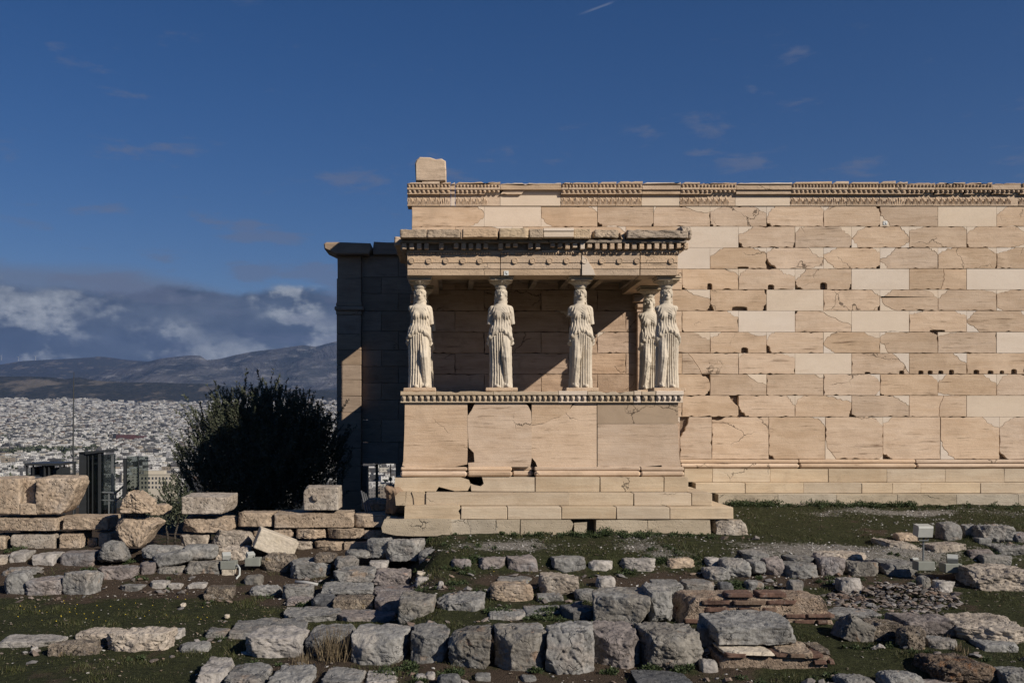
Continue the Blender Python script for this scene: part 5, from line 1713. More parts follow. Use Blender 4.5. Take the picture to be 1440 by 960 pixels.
def pebbles(r, n_):
    X = r.uniform(-6, 14, n_ * 8); Y = r.uniform(-8.8, 2.2, n_ * 8)
    g = gravel_mask(X, Y) ** 1.6
    s_ = .006 + .05 * soil_mask(X, Y)
    ok = r.random(n_ * 8) < g * .9 + s_
    ok &= ~((X > -1.4) & (X < 5.1) & (Y > -1.0))
    X, Y = X[ok][:n_], Y[ok][:n_]
    return X, Y, ground_z(X, Y) - .004
scatter('gravel', 'pale gravel and chips strewn over the terrace in front of the temple', 16000, pebbles, ['mixed_gravel'], 'stuff', .005, .026, .7, 6, 'gravel')

def chips(r, n_):
    X = r.uniform(-9, 14, n_ * 3); Y = r.uniform(-9.3, 2.2, n_ * 3)
    P_ = np.stack([X, Y, 0 * X], -1)
    ok = r.random(n_ * 3) < np.clip(.35 + fbm(P_ * 1.6, 91, 3) * 1.2 + .35 * soil_mask(X, Y), 0, 1)
    ok &= ~((X > -1.4) & (X < 5.1) & (Y > -1.0)) & ~((X < -1) & (Y > -.4))
    X, Y = X[ok][:n_], Y[ok][:n_]
    return X, Y, ground_z(X, Y) + .006
island_stone('ground_litter', [(.10, .075, .05), (.20, .15, .10), (.14, .11, .085), (.28, .24, .19), (.09, .065, .045), (.33, .29, .24)])
scatter('ground_litter', 'dry leaves, crumbs of earth and chips scattered through the grass', 9000, chips, ['ground_litter'], 'stuff', .005, .022, .5, 9, 'litter')

def feet(r, n_):
    """small broken stones lying around the feet of the blocks"""
    X, Y = [], []
    for o, x, y, w_, d_ in stones:
        for _ in range(int(r.integers(0, 9))):
            X.append(x + r.uniform(-.65, .65) * w_); Y.append(y - d_ * .5 - abs(r.normal(0, .10)) - .02)
    X = np.array(X); Y = np.array(Y)
    ok = (Y < -1.3) | (X > 5.4)
    X, Y = X[ok], Y[ok]
    return X, Y, ground_z(X, Y)
scatter('small_stones', 'small broken stones lying around the feet of the larger blocks', 0, feet, ['mixed_rubble'], 'stuff', .012, .085, .6, 14, 'stones')
# ------------------------------------------------------------------ odds and ends of the porch
rock_obj('rubble_core', (.45, 1.1, .62), (-1.2, .2, -1.93), 'core', 'b', 26, 1.6, (0, 0, 0), porch)
for par, px, py, Y in ((porch, 712, 384, -.004), (wall, 1245, 313.5, YW - .006)):
    mb = MB()
    x, _, z = W(px, py, Y)
    mb.box(x - .045, x + .045, Y - .008, Y + .02, z - .045, z + .045)
    t_ = mb.build('survey_tag', plain('white_tag', (.75, .74, .7), .5), par)
    mb = MB(); mb.box(x - .012, x + .02, Y - .011, Y - .0085, z - .03, z - .012); mb.box(x - .014, x - .004, Y - .011, Y - .0085, z - .011, z + .028)
    mb.build('mark', M['darksteel'], t_)

# ------------------------------------------------------------------ floodlights
def floodlight(label, hx, hy, bx, by, Y, hw=.17, hh=.12, pole=False, box=True, yawd=0, tilt=25):
    """lamp head at photo point h, junction box at photo point b (its centre foot)"""
    x, _, z = W(hx, hy, Y)
    X, _, zb = W(bx, by, Y)
    e = empty('floodlight', (X, Y, zb), label, 'floodlight', 'floodlights among the ruins')
    mb = MB()
    prof = [(-.5, -.42), (.42, -.5), (.5, -.30), (.5, .42), (-.42, .5), (-.5, .35)]
    a = math.radians(tilt); ca_, sa_ = math.cos(a), math.sin(a)
    c_, s_ = math.cos(math.radians(yawd)), math.sin(math.radians(yawd))
    ring = []
    for side in (-.5, .5):
        for (u, v) in prof:
            yy, zz = u * hh * 1.0, v * hh
            yy, zz = yy * ca_ - zz * sa_, yy * sa_ + zz * ca_
            xx = side * hw
            ring.append((x + xx * c_ - yy * s_, Y + xx * s_ + yy * c_, z + zz))
    k = len(prof)
    mb.add(ring, [tuple(range(k))[::-1], tuple(range(k, 2 * k))] + [(i, (i + 1) % k, k + (i + 1) % k, k + i) for i in range(k)])
    mb.build('lamp_head', M['fixture'], e)
    mb = MB()
    yb = Y + hh * .62
    mb.box(x - hw * .38, x + hw * .38, yb - .005, yb + .012, z - hh * .34, z + hh * .34)
    mb.build('lamp_glass', M['lens'], e)
    mb = MB()
    top = zb + (.15 if box else .02)
    if pole:
        mb.tube([(X, Y + .02, top), (X + .002, Y + .02, z - hh * .5)], .016, 8)
        mb.box(x - hw * .32, x - hw * .26, Y - .03, Y + .03, z - hh * .85, z + hh * .1); mb.box(x + hw * .26, x + hw * .32, Y - .03, Y + .03, z - hh * .85, z + hh * .1)
        mb.box(x - hw * .26, x + hw * .26, Y - .03, Y + .03, z - hh * .85, z - hh * .76)
    else:
        mb.tube([(X, Y, top), (x, Y, z - hh * .3)], .018, 8)
        mb.box(x - hw * .52, x - hw * .50, Y - .02, Y + .02, z - hh * .7, z + hh * .1); mb.box(x + hw * .50, x + hw * .52, Y - .02, Y + .02, z - hh * .7, z + hh * .1)
        mb.box(x - hw * .50, x + hw * .50, Y - .02, Y + .02, z - hh * .7, z - hh * .62)
    mb.build('bracket', M['greysteel'], e)
    if box:
        mb = MB()
        mb.cbox(X - .14, X + .14, Y - .10, Y + .12, zb, zb + .15, .01, .002)
        mb.build('base_box', M['fixture_box'], e)
    return e
floodlight('small pale floodlight on a box, left one by the beige rubble block', 318.5, 781, 322, 799.5, -1.75, .15, .11, False, True, 20, 30)
floodlight('small pale floodlight on a box, right one near the dark conglomerate boulder', 352, 780, 356, 795, -1.65, .14, .10, False, True, 35, 30)
floodlight('tall floodlight on a thin pole with white top above the right hand stones', 1298, 745.5, 1299, 801, -3.55, .24, .20, True, True, 0, 12)
floodlight('low floodlight tilted on its box beside the long pale block', 1339.5, 785.5, 1337, 804, -3.5, .16, .12, False, True, -25, 35)
floodlight('little white floodlight head peeping over the lichen covered block', 1287, 787, 1287, 795, -2.62, .10, .07, False, False, 0, 30)
rock_obj('plinth_block', (.24, .2, .13), (WX(322, -1.75), -1.75, WZ(799.5, -1.75) - .13), 'mb', 'c', 14, 2.)
tag(bpy.data.objects['plinth_block'], 'small cream stone under the left small floodlight', 'stone block')
c_ = MB()
pts = [(W(329, 797, -1.8)), (W(334, 794, -1.85)), (W(337, 799, -1.9)), (W(337, 808, -1.95)), (W(333, 812, -2.0)), (W(332, 820, -2.05))]
c_.tube(pts, .02, 8)
tag(c_.build('cable_duct', M['fixture'], None, True, loc=pts[-1]), 'white looped cable duct beside the left small floodlight', 'cable')
c_ = MB()
pts = [W(415, 817.5, -2.5), W(431, 818.5, -2.52), W(447, 821.5, -2.55)]
c_.tube(pts, .028, 8)
tag(c_.build('pipe', M['pipe'], None, True, loc=pts[0]), 'short pale pipe lying in front of the big grey rough block', 'pipe')
M['darkpipe'] = plain('dull_grey_pipe', (.12, .12, .12), .6)
for i in range(3):
    c_ = MB()
    pts = [W(508 + i * 3.0, 690 + i * 2, .62), W(513 + i * 3.2, 712, .45), W(519 + i * 3.3, 743, .16)]
    c_.tube(pts, .020, 8)
    tag(c_.build('pipe', M['darkpipe'], None, True, loc=pts[-1]), 'thin grey pipe leaning in the shade left of the porch steps', 'pipe', 'pipes leaning left of the porch steps')

# ------------------------------------------------------------------ lift shelter, glass screen, cabinet, mast on the edge of the rock
YG = 9.0
gx = lambda p: WX(p, YG); gz = lambda p: WZ(p, YG)
e = empty('lift_shelter', (gx(126), YG, -3.3), 'dark steel and glass lift shelter with a solid left panel behind the tan wall', 'lift shelter')
mb = MB()
mb.box(gx(111), gx(120.5), YG, YG + 1.5, -3.3, gz(636.5))
mb.build('side_panel', M['darksteel'], e)
mb = MB()
mb.prism([(gx(120.6), gz(638.5)), (gx(141), gz(636)), (gx(141), gz(633)), (gx(111), gz(635.4)), (gx(111), gz(636.4)), (gx(120.6), gz(636.4))], YG - .05, YG + 1.55)
mb.build('roof', M['darksteel'], e)
for p, w_ in ((137.5, 3), (129, 1.2), (123, 1.2)):
    mb = MB(); mb.box(gx(p), gx(p + w_), YG + .02, YG + .1, -3.3, gz(637.5)); mb.build('post', M['darksteel'], e)
mb = MB(); mb.box(gx(120.6), gx(140), YG + 1.4, YG + 1.48, gz(700), gz(698)); mb.build('crossbar', M['darksteel'], e)
mb = MB(); mb.box(gx(120.8), gx(137.3), YG + .05, YG + .065, -3.3, gz(640)); mb.box(gx(139), gx(139.4), YG + .11, YG + 1.4, -3.3, gz(640)); mb.build('glass_pane', M['glass'], e)
e = empty('steel_post', (gx(147.5), YG, -3.3), 'slim grey steel post right of the lift shelter', 'post')
mb = MB(); mb.box(gx(146.3), gx(148.8), YG + .6, YG + .68, -3.3, gz(641)); mb.build('shaft', M['greysteel'], e)
mb = MB(); mb.box(gx(146), gx(149.1), YG + .58, YG + .70, gz(641) + .002, gz(640)); mb.build('cap', M['greysteel'], e)
e = empty('glass_screen', (gx(185), YG, -3.3), 'tall tinted glass screen with a dark left post above the split boulder', 'glass screen')
mb = MB(); mb.box(gx(174), gx(178), YG - .05, YG + .05, -3.3, gz(644)); mb.box(gx(194.3), gx(195.3), YG - .02, YG + .02, -3.3, gz(641)); mb.build('post', M['darksteel'], e)
mb = MB(); mb.box(gx(178.2), gx(194.2), YG - .01, YG + .005, -3.3, gz(641)); mb.build('glass_pane', M['glass'], e)
mb = MB(); mb.box(gx(178.4), gx(195), YG + .9, YG + .915, -3.3, gz(643)); mb.build('glass_pane', M['glass'], e)
e = empty('handrail', (gx(160), YG, -3.3), 'sloping steel handrail between the lift shelter and the glass screen', 'handrail')
mb = MB()
mb.tube([(gx(136), YG + .3, gz(693)), (gx(158), YG + .3, gz(694)), (gx(178), YG + .3, gz(676))], .03, 6)
mb.tube([(gx(136), YG + .3, gz(704)), (gx(158), YG + .3, gz(705)), (gx(178), YG + .3, gz(688))], .02, 6)
for p in (138, 148, 158, 168): mb.tube([(gx(p), YG + .3, -3.2), (gx(p), YG + .3, gz(693.5) if p < 160 else gz(685))], .02, 6)
mb.build('rail', M['greysteel'], e)
YK = 7.5
kx = lambda p: WX(p, YK); kz = lambda p: WZ(p, YK)
e = empty('equipment_rack', (kx(70), YK, -3.3), 'low dark open equipment rack behind the big notched tan block', 'rack')
mb = MB(); mb.box(kx(45), kx(94), YK - .5, YK + .7, kz(653), kz(650)); mb.build('roof', M['darksteel'], e)
for p in (46, 55, 71, 77, 92.5):
    for ya, yb in ((-.45, -.38), (.6, .66)):
        mb = MB(); mb.box(kx(p), kx(p + 1.5), YK + ya, YK + yb, -3.3, kz(653) - .002); mb.build('post', M['darksteel'], e)
mb = MB(); mb.box(kx(45), kx(94), YK - .3, YK + .5, kz(669), kz(667)); mb.build('shelf', M['darksteel'], e)
for a_, b_, t_ in ((60, 69, 655), (79, 91, 657), (47.5, 54, 656)):
    mb = MB(); mb.box(kx(a_), kx(b_), YK - .2, YK + .4, kz(667) + .003, kz(t_)); mb.build('cabinet', M['darksteel'], e)
e = empty('mast', (kx(83.5), YK + 1, -3.3), 'very thin tall metal mast rising past the city on the left', 'mast')
mb = MB(); mb.tube([(kx(83.5), YK + 1, -3.3), (kx(83.5), YK + 1, WZ(605, YK + 1)), (kx(84), YK + 1, WZ(545, YK + 1)), (kx(84.5), YK + 1, WZ(523, YK + 1))], [.026, .022, .016, .009], 6); mb.build('shaft', M['darksteel'], e)

# ------------------------------------------------------------------ foliage
def leaf_mat(name, cols, rough=.6, trans=.15):
    m, n = new_mat(name)
    g = n.node('ShaderNodeNewGeometry')
    c = n.ramp(g.outputs['Random Per Island'], [(i / max(1, len(cols) - 1), c_) for i, c_ in enumerate(cols)])
    b = n.node('ShaderNodeBsdfPrincipled'); n.put(b.inputs['Base Color'], c); b.inputs['Roughness'].default_value = rough; b.inputs['Specular IOR Level'].default_value = .25
    t = n.node('ShaderNodeBsdfTranslucent'); n.put(t.inputs['Color'], c)
    mx = n.node('ShaderNodeMixShader'); mx.inputs[0].default_value = trans
    n.link(b.outputs[0], mx.inputs[1]); n.link(t.outputs[0], mx.inputs[2])
    o = n.node('ShaderNodeOutputMaterial'); n.link(mx.outputs[0], o.inputs[0])
    M[name] = m
leaf_mat('olive_leaves', [(.055, .066, .038), (.085, .098, .058), (.125, .135, .09), (.07, .08, .045), (.19, .195, .15)])
leaf_mat('grass_blades', [(.046, .056, .018), (.066, .074, .024), (.085, .092, .032), (.060, .060, .022), (.13, .11, .055), (.052, .07, .020), (.09, .074, .04)])
leaf_mat('dry_blades', [(.16, .12, .07), (.22, .17, .10), (.12, .09, .055), (.19, .14, .09)])
leaf_mat('weed_leaves', [(.040, .060, .022), (.060, .085, .032), (.080, .10, .045), (.05, .07, .028)])
M['bark'] = stone('olive_bark', (.12, .10, .08), (.07, .06, .05), (.15, .13, .1), scale=2., bstr=1.)


def leaves_mesh(P, Dv, L, Wd, r):
    """one narrow pointed leaf per row: base P, direction Dv"""
    n_ = len(P)
    Dv = Dv / (np.linalg.norm(Dv, axis=1)[:, None] + 1e-9)
    s = np.cross(Dv, r.normal(size=(n_, 3)))
    s /= np.linalg.norm(s, axis=1)[:, None] + 1e-9
    L = L[:, None]; Wd = Wd[:, None]
    v = np.stack([P, P + Dv * L * .45 + s * Wd, P + Dv * L, P + Dv * L * .45 - s * Wd], 1).reshape(-1, 3)
    f = np.arange(n_ * 4).reshape(-1, 4)
    return v, f


def shoots_tree(name, label, cat, base, centre, rad, nshoots, nleaf, leafL, leafW, seed, up=.9, fill=12000, lobes=None, shoot=(.45, .95), group=None):
    r = np.random.default_rng(seed)
    e = empty(name, base, label, cat, group)
    base = Vector(base); cen = Vector(centre)
    mb = MB()
    tops = []
    ntr = 3 if rad[0] > 1 else 2
    for i in range(ntr):
        a = i * 2.2 + .4
        p1_ = base + Vector((math.cos(a) * .18, math.sin(a) * .15, .55))
        mb.tube([base + Vector((math.cos(a) * .1, math.sin(a) * .1, -.1)), base + Vector((math.cos(a) * .1, math.sin(a) * .08, .25)), p1_], [.17 * rad[0] / 2.2, .14 * rad[0] / 2.2, .11 * rad[0] / 2.2], 8)
        for k in range(5):
            b = a + r.uniform(-1.2, 1.2)
            q = cen + Vector((math.cos(b) * rad[0] * r.uniform(.3, .75), math.sin(b) * rad[1] * r.uniform(.3, .75), rad[2] * r.uniform(-.2, .65)))
            md = p1_.lerp(q, .5) + Vector((r.uniform(-.15, .15), r.uniform(-.15, .15), r.uniform(-.1, .1)))
            mb.tube([p1_, md, q], [.075 * rad[0] / 2.2, .045 * rad[0] / 2.2, .015], 6)
    mb.build('trunk', M['bark'], e, True)
    lobes = lobes or [((0, 0, 0), (1, 1, 1))]
    Ps, Ds = [], []
    tw = MB()
    for s in range(nshoots):
        lc, ls = lobes[int(r.integers(len(lobes)))]
        d = r.normal(size=3); d /= np.linalg.norm(d)
        if d[2] < -.55: d[2] *= -1
        rr = r.uniform(.45, 1.0) ** .6
        lump = 1 + .16 * math.sin(d[0] * 7 + seed) * math.cos(d[1] * 6) + .10 * math.sin(d[2] * 9 + d[0] * 5)
        p = np.array([(lc[k] + d[k] * ls[k] * rr * lump) * rad[k] for k in range(3)]) + np.array(cen)
        g = np.array([d[0] * .55 + r.normal(0, .18), d[1] * .55 + r.normal(0, .18), up + .35 * d[2] + r.normal(0, .15)])
        g /= np.linalg.norm(g)
        Ls = r.uniform(*shoot) * (1.25 if r.random() < .12 else 1)
        t = r.uniform(0, 1, nleaf)
        bend = np.array([r.normal(0, .1), r.normal(0, .1), -.06])
        pts = p + np.outer(t * Ls, g) + np.outer((t ** 2) * Ls, bend)
        dv = g + r.normal(0, .62, (nleaf, 3))
        Ps.append(pts); Ds.append(dv)
        if s % 2 == 0 and nshoots > 100:
            tw.tube([p, p + g * Ls * .5 + bend * Ls * .25, p + g * Ls + bend * Ls], [.010, .006, .003], 3, 0, False)
    q = r.normal(size=(fill, 3)); q /= np.linalg.norm(q, axis=1)[:, None]
    q *= (r.uniform(0, 1, fill) ** (1 / 2.2))[:, None] * .86
    q[:, 2] = np.maximum(q[:, 2], -.95)
    Ps.append(q * np.array(rad) + np.array(cen)); Ds.append(r.normal(size=(fill, 3)) + np.array([0, 0, .4]))
    P = np.concatenate(Ps); Dv = np.concatenate(Ds)
    L = r.uniform(.7, 1.3, len(P)) * leafL
    v, f = leaves_mesh(P, Dv, L, L * leafW / leafL, r)
    mesh_obj('crown', v, f, M['olive_leaves'], e)
    if tw.v: tw.build('twigs', M['bark'], e)
    return e
shoots_tree('olive_tree', 'dark bushy olive tree with upright shoots between the tan wall and the shaded porch', 'tree', (WX(372, 8.3), 8.3, -3.15), (WX(368, 8.3), 8.3, -1.27), (2.18, 1.7, 1.86), 1250, 66, .085, .0135, 5, .95, 80000,
            [((0, 0, 0), (1, 1, 1)), ((0, 0, 0), (1, 1, 1)), ((-.40, 0, .02), (.58, .8, .80)), ((-.5, 0, -.25), (.55, .8, .7)), ((.45, -.1, -.02), (.60, .8, .86)), ((.74, -.1, .05), (.28, .4, .35)), ((.12, 0, .32), (.55, .7, .62)), ((0, -.2, -.5), (.95, .7, .5))])
shoots_tree('shrub', 'small dark shrub at the foot of the olive tree behind the split boulder', 'shrub', (WX(240, 3.5), 3.5, -3.0), (WX(242, 3.5), 3.5, -2.15), (.42, .5, .45), 60, 40, .07, .012, 8, .7, 1500, shoot=(.2, .45))

# grass and weeds
def blades(name, label, X, Y, hgt, wid, lean, mat_, seed, kind='stuff', cat='grass', Zo=None):
    r = np.random.default_rng(seed)
    n_ = len(X)
    Z = ground_z(X, Y) - .012 if Zo is None else Zo
    a = r.uniform(0, 6.283, n_)
    h = hgt * r.uniform(.5, 1.35, n_)
    w_ = wid * r.uniform(.7, 1.3, n_)
    ln = lean * h
    ox, oy = np.cos(a), np.sin(a)
    b_ = r.uniform(0, 6.283, n_)
    lx, ly = np.cos(b_) * ln * r.uniform(.2, 1, n_), np.sin(b_) * ln * r.uniform(.2, 1, n_)
    v = np.stack([np.stack([X - ox * w_, Y - oy * w_, Z], 1), np.stack([X + ox * w_, Y + oy * w_, Z], 1), np.stack([X + lx, Y + ly, Z + h], 1)], 1).reshape(-1, 3)
    o = mesh_obj(name, v, np.arange(n_ * 3).reshape(-1, 3), M[mat_])
    return tag(o, label, cat, kind=kind) if label else o
r = np.random.default_rng(77)
n_ = 900000
X = r.uniform(-9.5, 14.5, n_); Y = -9.6 + 12 * r.random(n_)
gm_ = gravel_mask(X, Y); sm_ = soil_mask(X, Y)
P3 = np.stack([X, Y, 0 * X], -1)
pat = fbm(P3 * 2.4, 61, 3)
den = np.clip(.52 + pat * 2.3 - gm_ * 1.25 - sm_ * 1.35, 0.02, 1) ** 1.2
den *= np.interp(Y, [-9.6, -4, 2.2], [1., .8, .55])
ok = r.random(n_) < den * .42
ok &= ~((X > -1.4) & (X < 5.4) & (Y > -.92)) & ~((X > 4.5) & (Y > 2.33)) & ~((Y > -1.0) & (X < -1.3))
X, Y, gp = X[ok], Y[ok], pat[ok]
blades('grass', 'short dark green grass growing over the terraces between the stones', X, Y, .028 + .085 * np.clip(gp - .05, 0, 1), .0055, .8, 'grass_blades', 3)
# leafy weeds along wall feet and between stones
wp = []
def wline(x0, y0, x1, y1, n_, s, jx=4, jy=1.2):
    for i in range(n_):
        t = r.random()
        wp.append((x0 + (x1 - x0) * t + r.normal(0, jx), y0 + (y1 - y0) * t + r.normal(0, jy), s * r.uniform(.6, 1.3)))
wline(1032, 711, 1090, 711.5, 34, .13); wline(1090, 712, 1140, 712, 8, .06); wline(1140, 711, 1190, 711, 22, .14, 5); wline(1190, 712, 1285, 711.5, 44, .12)
wline(1285, 713, 1440, 713.5, 14, .08, 8); wline(690, 752, 800, 753, 20, .07); wline(800, 754, 1000, 754, 54, .09); wline(845, 752, 860, 754, 8, .16, 3); wline(560, 755, 690, 756, 10, .05)
wline(900, 768, 1000, 790, 14, .07, 20, 6); wline(640, 772, 800, 775, 8, .05, 20, 6)
for (a, b, k, s) in ((640, 822, 5, .08), (663, 790, 6, .09), (700, 800, 3, .06), (514, 830, 4, .08), (590, 830, 4, .08), (445, 795, 4, .06), (1033, 826, 12, .09), (845, 868, 0, .1), (780, 862, 14, .07), (760, 868, 10, .06), (700, 862, 10, .06), (575, 940, 8, .10), (545, 946, 6, .08), (640, 946, 6, .06), (750, 945, 6, .06), (915, 945, 10, .09), (960, 945, 8, .08), (855, 945, 6, .07), (1015, 920, 6, .07), (925, 790, 8, .09), (1385, 780, 8, .06), (1355, 800, 8, .07), (1240, 872, 10, .07), (1100, 900, 5, .06), (130, 805, 8, .07), (210, 795, 6, .06), (20, 775, 6, .07), (100, 770, 6, .07), (180, 790, 8, .06), (352, 815, 6, .05), (640, 800, 8, .07), (460, 800, 6, .07), (430, 850, 6, .06), (1365, 760, 5, .05), (880, 805, 10, .05), (1070, 830, 4, .05)):
    for i in range(k):
        wp.append((a + r.normal(0, 7), b + r.normal(0, 2.), s * r.uniform(.6, 1.2)))
for o, x_, y_, w__, d__ in stones:
    if r.random() < .42 and y_ < -1.4:
        for _ in range(int(r.integers(1, 5))):
            xx, yy = x_ + r.uniform(-.6, .6) * w__, y_ - d__ * .5 - .03
            zz = float(ground_z(xx, yy))
            wp.append((VX + xx * F / (yy - CAMY), VY - zz * F / (yy - CAMY), r.uniform(.03, .075)))
Ps, Ds, Ls = [], [], []
for (a, b, s) in wp:
    x, y, z = on_ground(a, b)
    if -1.4 < x < 5.4 and y > -1.0: y = -1.02
    if y > 2.32: y = 2.3; x = WX(a, y)
    z = float(ground_z(x, y))
    k = int(30 + 500 * s)
    d = r.normal(size=(k, 3)); d[:, 2] = np.abs(d[:, 2]) + .2
    d /= np.linalg.norm(d, axis=1)[:, None]
    p = d * (r.uniform(.1, 1, k)[:, None]) * s * np.array([1.1, .8, .9]) + np.array([x, y, z])
    Ps.append(p); Ds.append(d + r.normal(0, .6, (k, 3))); Ls.append(r.uniform(.02, .045, k))
P = np.concatenate(Ps); Dv = np.concatenate(Ds); L = np.concatenate(Ls)
v, f = leaves_mesh(P, Dv, L, L * .28, r)
tag(mesh_obj('weeds', v, f, M['weed_leaves']), 'low leafy weeds sprouting along wall feet and between stones', 'weeds', kind='stuff')
# dry grass
for (a, b, n_, sx, hh, lab) in ((470, 925, 420, 22, .34, 'tall dry brown grass standing before the half hidden grey front block'), (425, 938, 160, 12, .14, 'short dry grass at the foot of the pale craggy block'), (1345, 913, 90, 8, .12, 'dry grass tuft between the layered cream block and squared grey stone')):
    x, y, z = on_ground(a, b)
    X = x + r.normal(0, sx * (y - CAMY) / F * .55, n_); Y = y + r.normal(0, .14, n_)
    o = blades('dry_grass_tuft', None, X, Y, hh, .006, .45, 'dry_blades', int(a), Zo=ground_z(X, Y) - .01)
    tag(o, lab, 'dry grass')
# yellow flowers: tiny specks in the meadow
n_ = 70
px = np.concatenate([r.uniform(20, 340, 42), r.uniform(560, 860, 28)]); py = np.concatenate([r.uniform(838, 880, 42), r.uniform(800, 850, 28)])
vs, fs = [], []
for a, b in zip(px, py):
    x, y, z = on_ground(a, b); z = float(ground_z(x, y)) + .045
    s = r.uniform(.008, .015)
    k = len(vs)
    vs += [(x - s, y, z), (x + s, y, z), (x, y - s, z + .008), (x, y + s, z + .01), (x, y, z + s)]
    fs += [(k, k + 2, k + 4), (k + 2, k + 1, k + 4), (k + 1, k + 3, k + 4), (k + 3, k, k + 4)]
tag(mesh_obj('wildflowers', vs, fs, plain('yellow_petals', (.62, .46, .04), .6)), 'scattered tiny yellow wildflowers in the short grass', 'flowers', kind='stuff')
# ------------------------------------------------------------------ the town, hills and mountains far behind
ZR = [50, 300, 900, 1500, 2300, 3300, 5000, 7000, 8600, 11000]
ZH = [-72, -74, -74, -80, -84, -76, -34, 60, 152, 260]
def plain_z(r_, az_):
    return np.interp(r_, ZR, ZH)
def ridge(pxs, pys, R):
    """height of a ridge at distance R whose crest shows at these photo points"""
    a = np.arctan((np.array(pxs, float) - VX) / F)
    h = (VY - np.array(pys, float)) / F * R * np.cos(a)
    return a, h
def terrain(name, label, mat_, R0, R1, az0, az1, na, nr, hfun, seed):
    A_ = np.linspace(az0, az1, na); R_ = np.linspace(R0, R1, nr)
    AA, RR = np.meshgrid(A_, R_)
    Xx = RR * np.sin(AA); Yy = RR * np.cos(AA) + CAMY
    Zz = hfun(AA, RR, Xx, Yy)
    idx = np.arange(na * nr).reshape(nr, na)
    q = np.stack([idx[:-1, :-1], idx[:-1, 1:], idx[1:, 1:], idx[1:, :-1]], -1).reshape(-1, 4)
    o = mesh_obj(name, np.stack([Xx, Yy, Zz], -1).reshape(-1, 3), q, mat_, None, True)
    return tag(o, label, 'hills', kind='structure')
# ground of the town
m, n = new_mat('town_ground')
g = n.node('ShaderNodeNewGeometry')
f1 = n.noise(g.outputs['Position'], .012, 5, .6)
finish(n, n.mix(n.ss(f1, .4, .6), (.022, .025, .02), (.06, .057, .052)), .95)
M['town_ground'] = m
terrain('town_plain', 'wide plain rising gently under the town', M['town_ground'], 62, 11000, -.75, .75, 60, 120, lambda a, r_, x, y: plain_z(r_, a), 1)
bpy.data.objects['town_plain'].data.materials[0] = M['town_ground']
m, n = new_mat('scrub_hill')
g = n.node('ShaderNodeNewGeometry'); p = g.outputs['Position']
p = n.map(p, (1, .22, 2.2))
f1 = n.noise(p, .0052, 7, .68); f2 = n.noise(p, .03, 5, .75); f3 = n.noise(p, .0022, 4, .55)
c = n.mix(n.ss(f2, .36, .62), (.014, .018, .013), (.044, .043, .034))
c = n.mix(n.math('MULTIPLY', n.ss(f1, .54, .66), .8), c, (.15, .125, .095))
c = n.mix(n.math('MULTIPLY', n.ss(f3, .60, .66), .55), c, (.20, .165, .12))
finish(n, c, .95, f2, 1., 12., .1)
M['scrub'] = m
m, n = new_mat('cloud_shaded_mountain')
g = n.node('ShaderNodeNewGeometry'); p = g.outputs['Position']
p = n.map(p, (1, .22, 1.6))
f1 = n.noise(p, .0018, 8, .64, .4); f2 = n.noise(p, .011, 6, .75); f3 = n.noise(n.map(p, (1, 1, 3.)), .0035, 6, .65)
c = n.mix(n.ss(f1, .42, .6), (.034, .042, .050), (.098, .098, .104))  # cloud shade is put into the rock colour as dark bluish grey
c = n.mix(n.math('MULTIPLY', n.ss(f3, .52, .66), .6), c, (.27, .26, .255))
c = n.mix(n.math('MULTIPLY', n.ss(f2, .5, .68), .55), c, (.045, .05, .04))
finish(n, c, .95, f1, 1., 160., .1)
M['mountain'] = m
def hill_fun(pxs, pys, R, wid_f, wid_b, base, amp, seed):
    ra, rh = ridge(pxs, pys, R)
    def f(a, r_, x, y):
        crest = np.interp(a, ra, rh)
        p = np.stack([x, y, 0 * x], -1).reshape(-1, 3)
        big = fbm(p / 2600., seed, 5).reshape(a.shape)
        rid = 1 - np.abs(fbm(p / 1500. + 7, seed + 5, 5, .52)).reshape(a.shape) * 2.2
        t = np.where(r_ < R, (r_ - (R - wid_f)) / wid_f, 1 - (r_ - R) / wid_b)
        t = np.clip(t, 0, 1)
        sh = t ** 1.25
        edge = np.clip(1 - t, 0, 1)
        z = base + (crest - base) * sh + amp * (big * .8 + (rid - .6) * .8) * np.sqrt(np.clip(sh, 0, 1)) * (edge * 1.5).clip(0, 1)
        cap = crest + (0 * z)
        los = cap * r_ / R
        return np.minimum(z, los + amp * .05)
    return f
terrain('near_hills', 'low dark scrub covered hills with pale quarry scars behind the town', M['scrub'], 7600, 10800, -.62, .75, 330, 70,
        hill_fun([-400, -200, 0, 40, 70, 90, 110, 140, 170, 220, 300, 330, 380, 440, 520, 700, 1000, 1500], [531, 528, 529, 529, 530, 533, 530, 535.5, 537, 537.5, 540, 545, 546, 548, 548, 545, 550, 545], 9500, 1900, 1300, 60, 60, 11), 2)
terrain('middle_mountains', 'grey rocky mountain ridge rising to the right above the dark hills', M['mountain'], 9700, 16500, -.62, .75, 420, 120,
        hill_fun([-400, 20, 60, 100, 150, 200, 225, 250, 270, 283, 290, 310, 330, 355, 390, 425, 445, 470, 520, 600, 800, 1100, 1500], [560, 552, 546, 537, 522, 510, 504, 501, 499, 500, 506, 504, 499, 494, 490, 485, 487, 480, 477, 480, 500, 490, 505], 14000, 3900, 2400, 180, 330, 23), 3)
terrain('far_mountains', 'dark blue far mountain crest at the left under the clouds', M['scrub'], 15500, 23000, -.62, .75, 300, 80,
        hill_fun([-500, -200, 0, 30, 70, 100, 125, 140, 155, 175, 200, 230, 290, 330, 420, 700, 1500], [512, 505, 512, 507, 505, 503.5, 502, 500.5, 502, 505, 507, 509, 508, 512, 508, 505, 512], 20000, 4400, 2800, 260, 220, 31), 4)
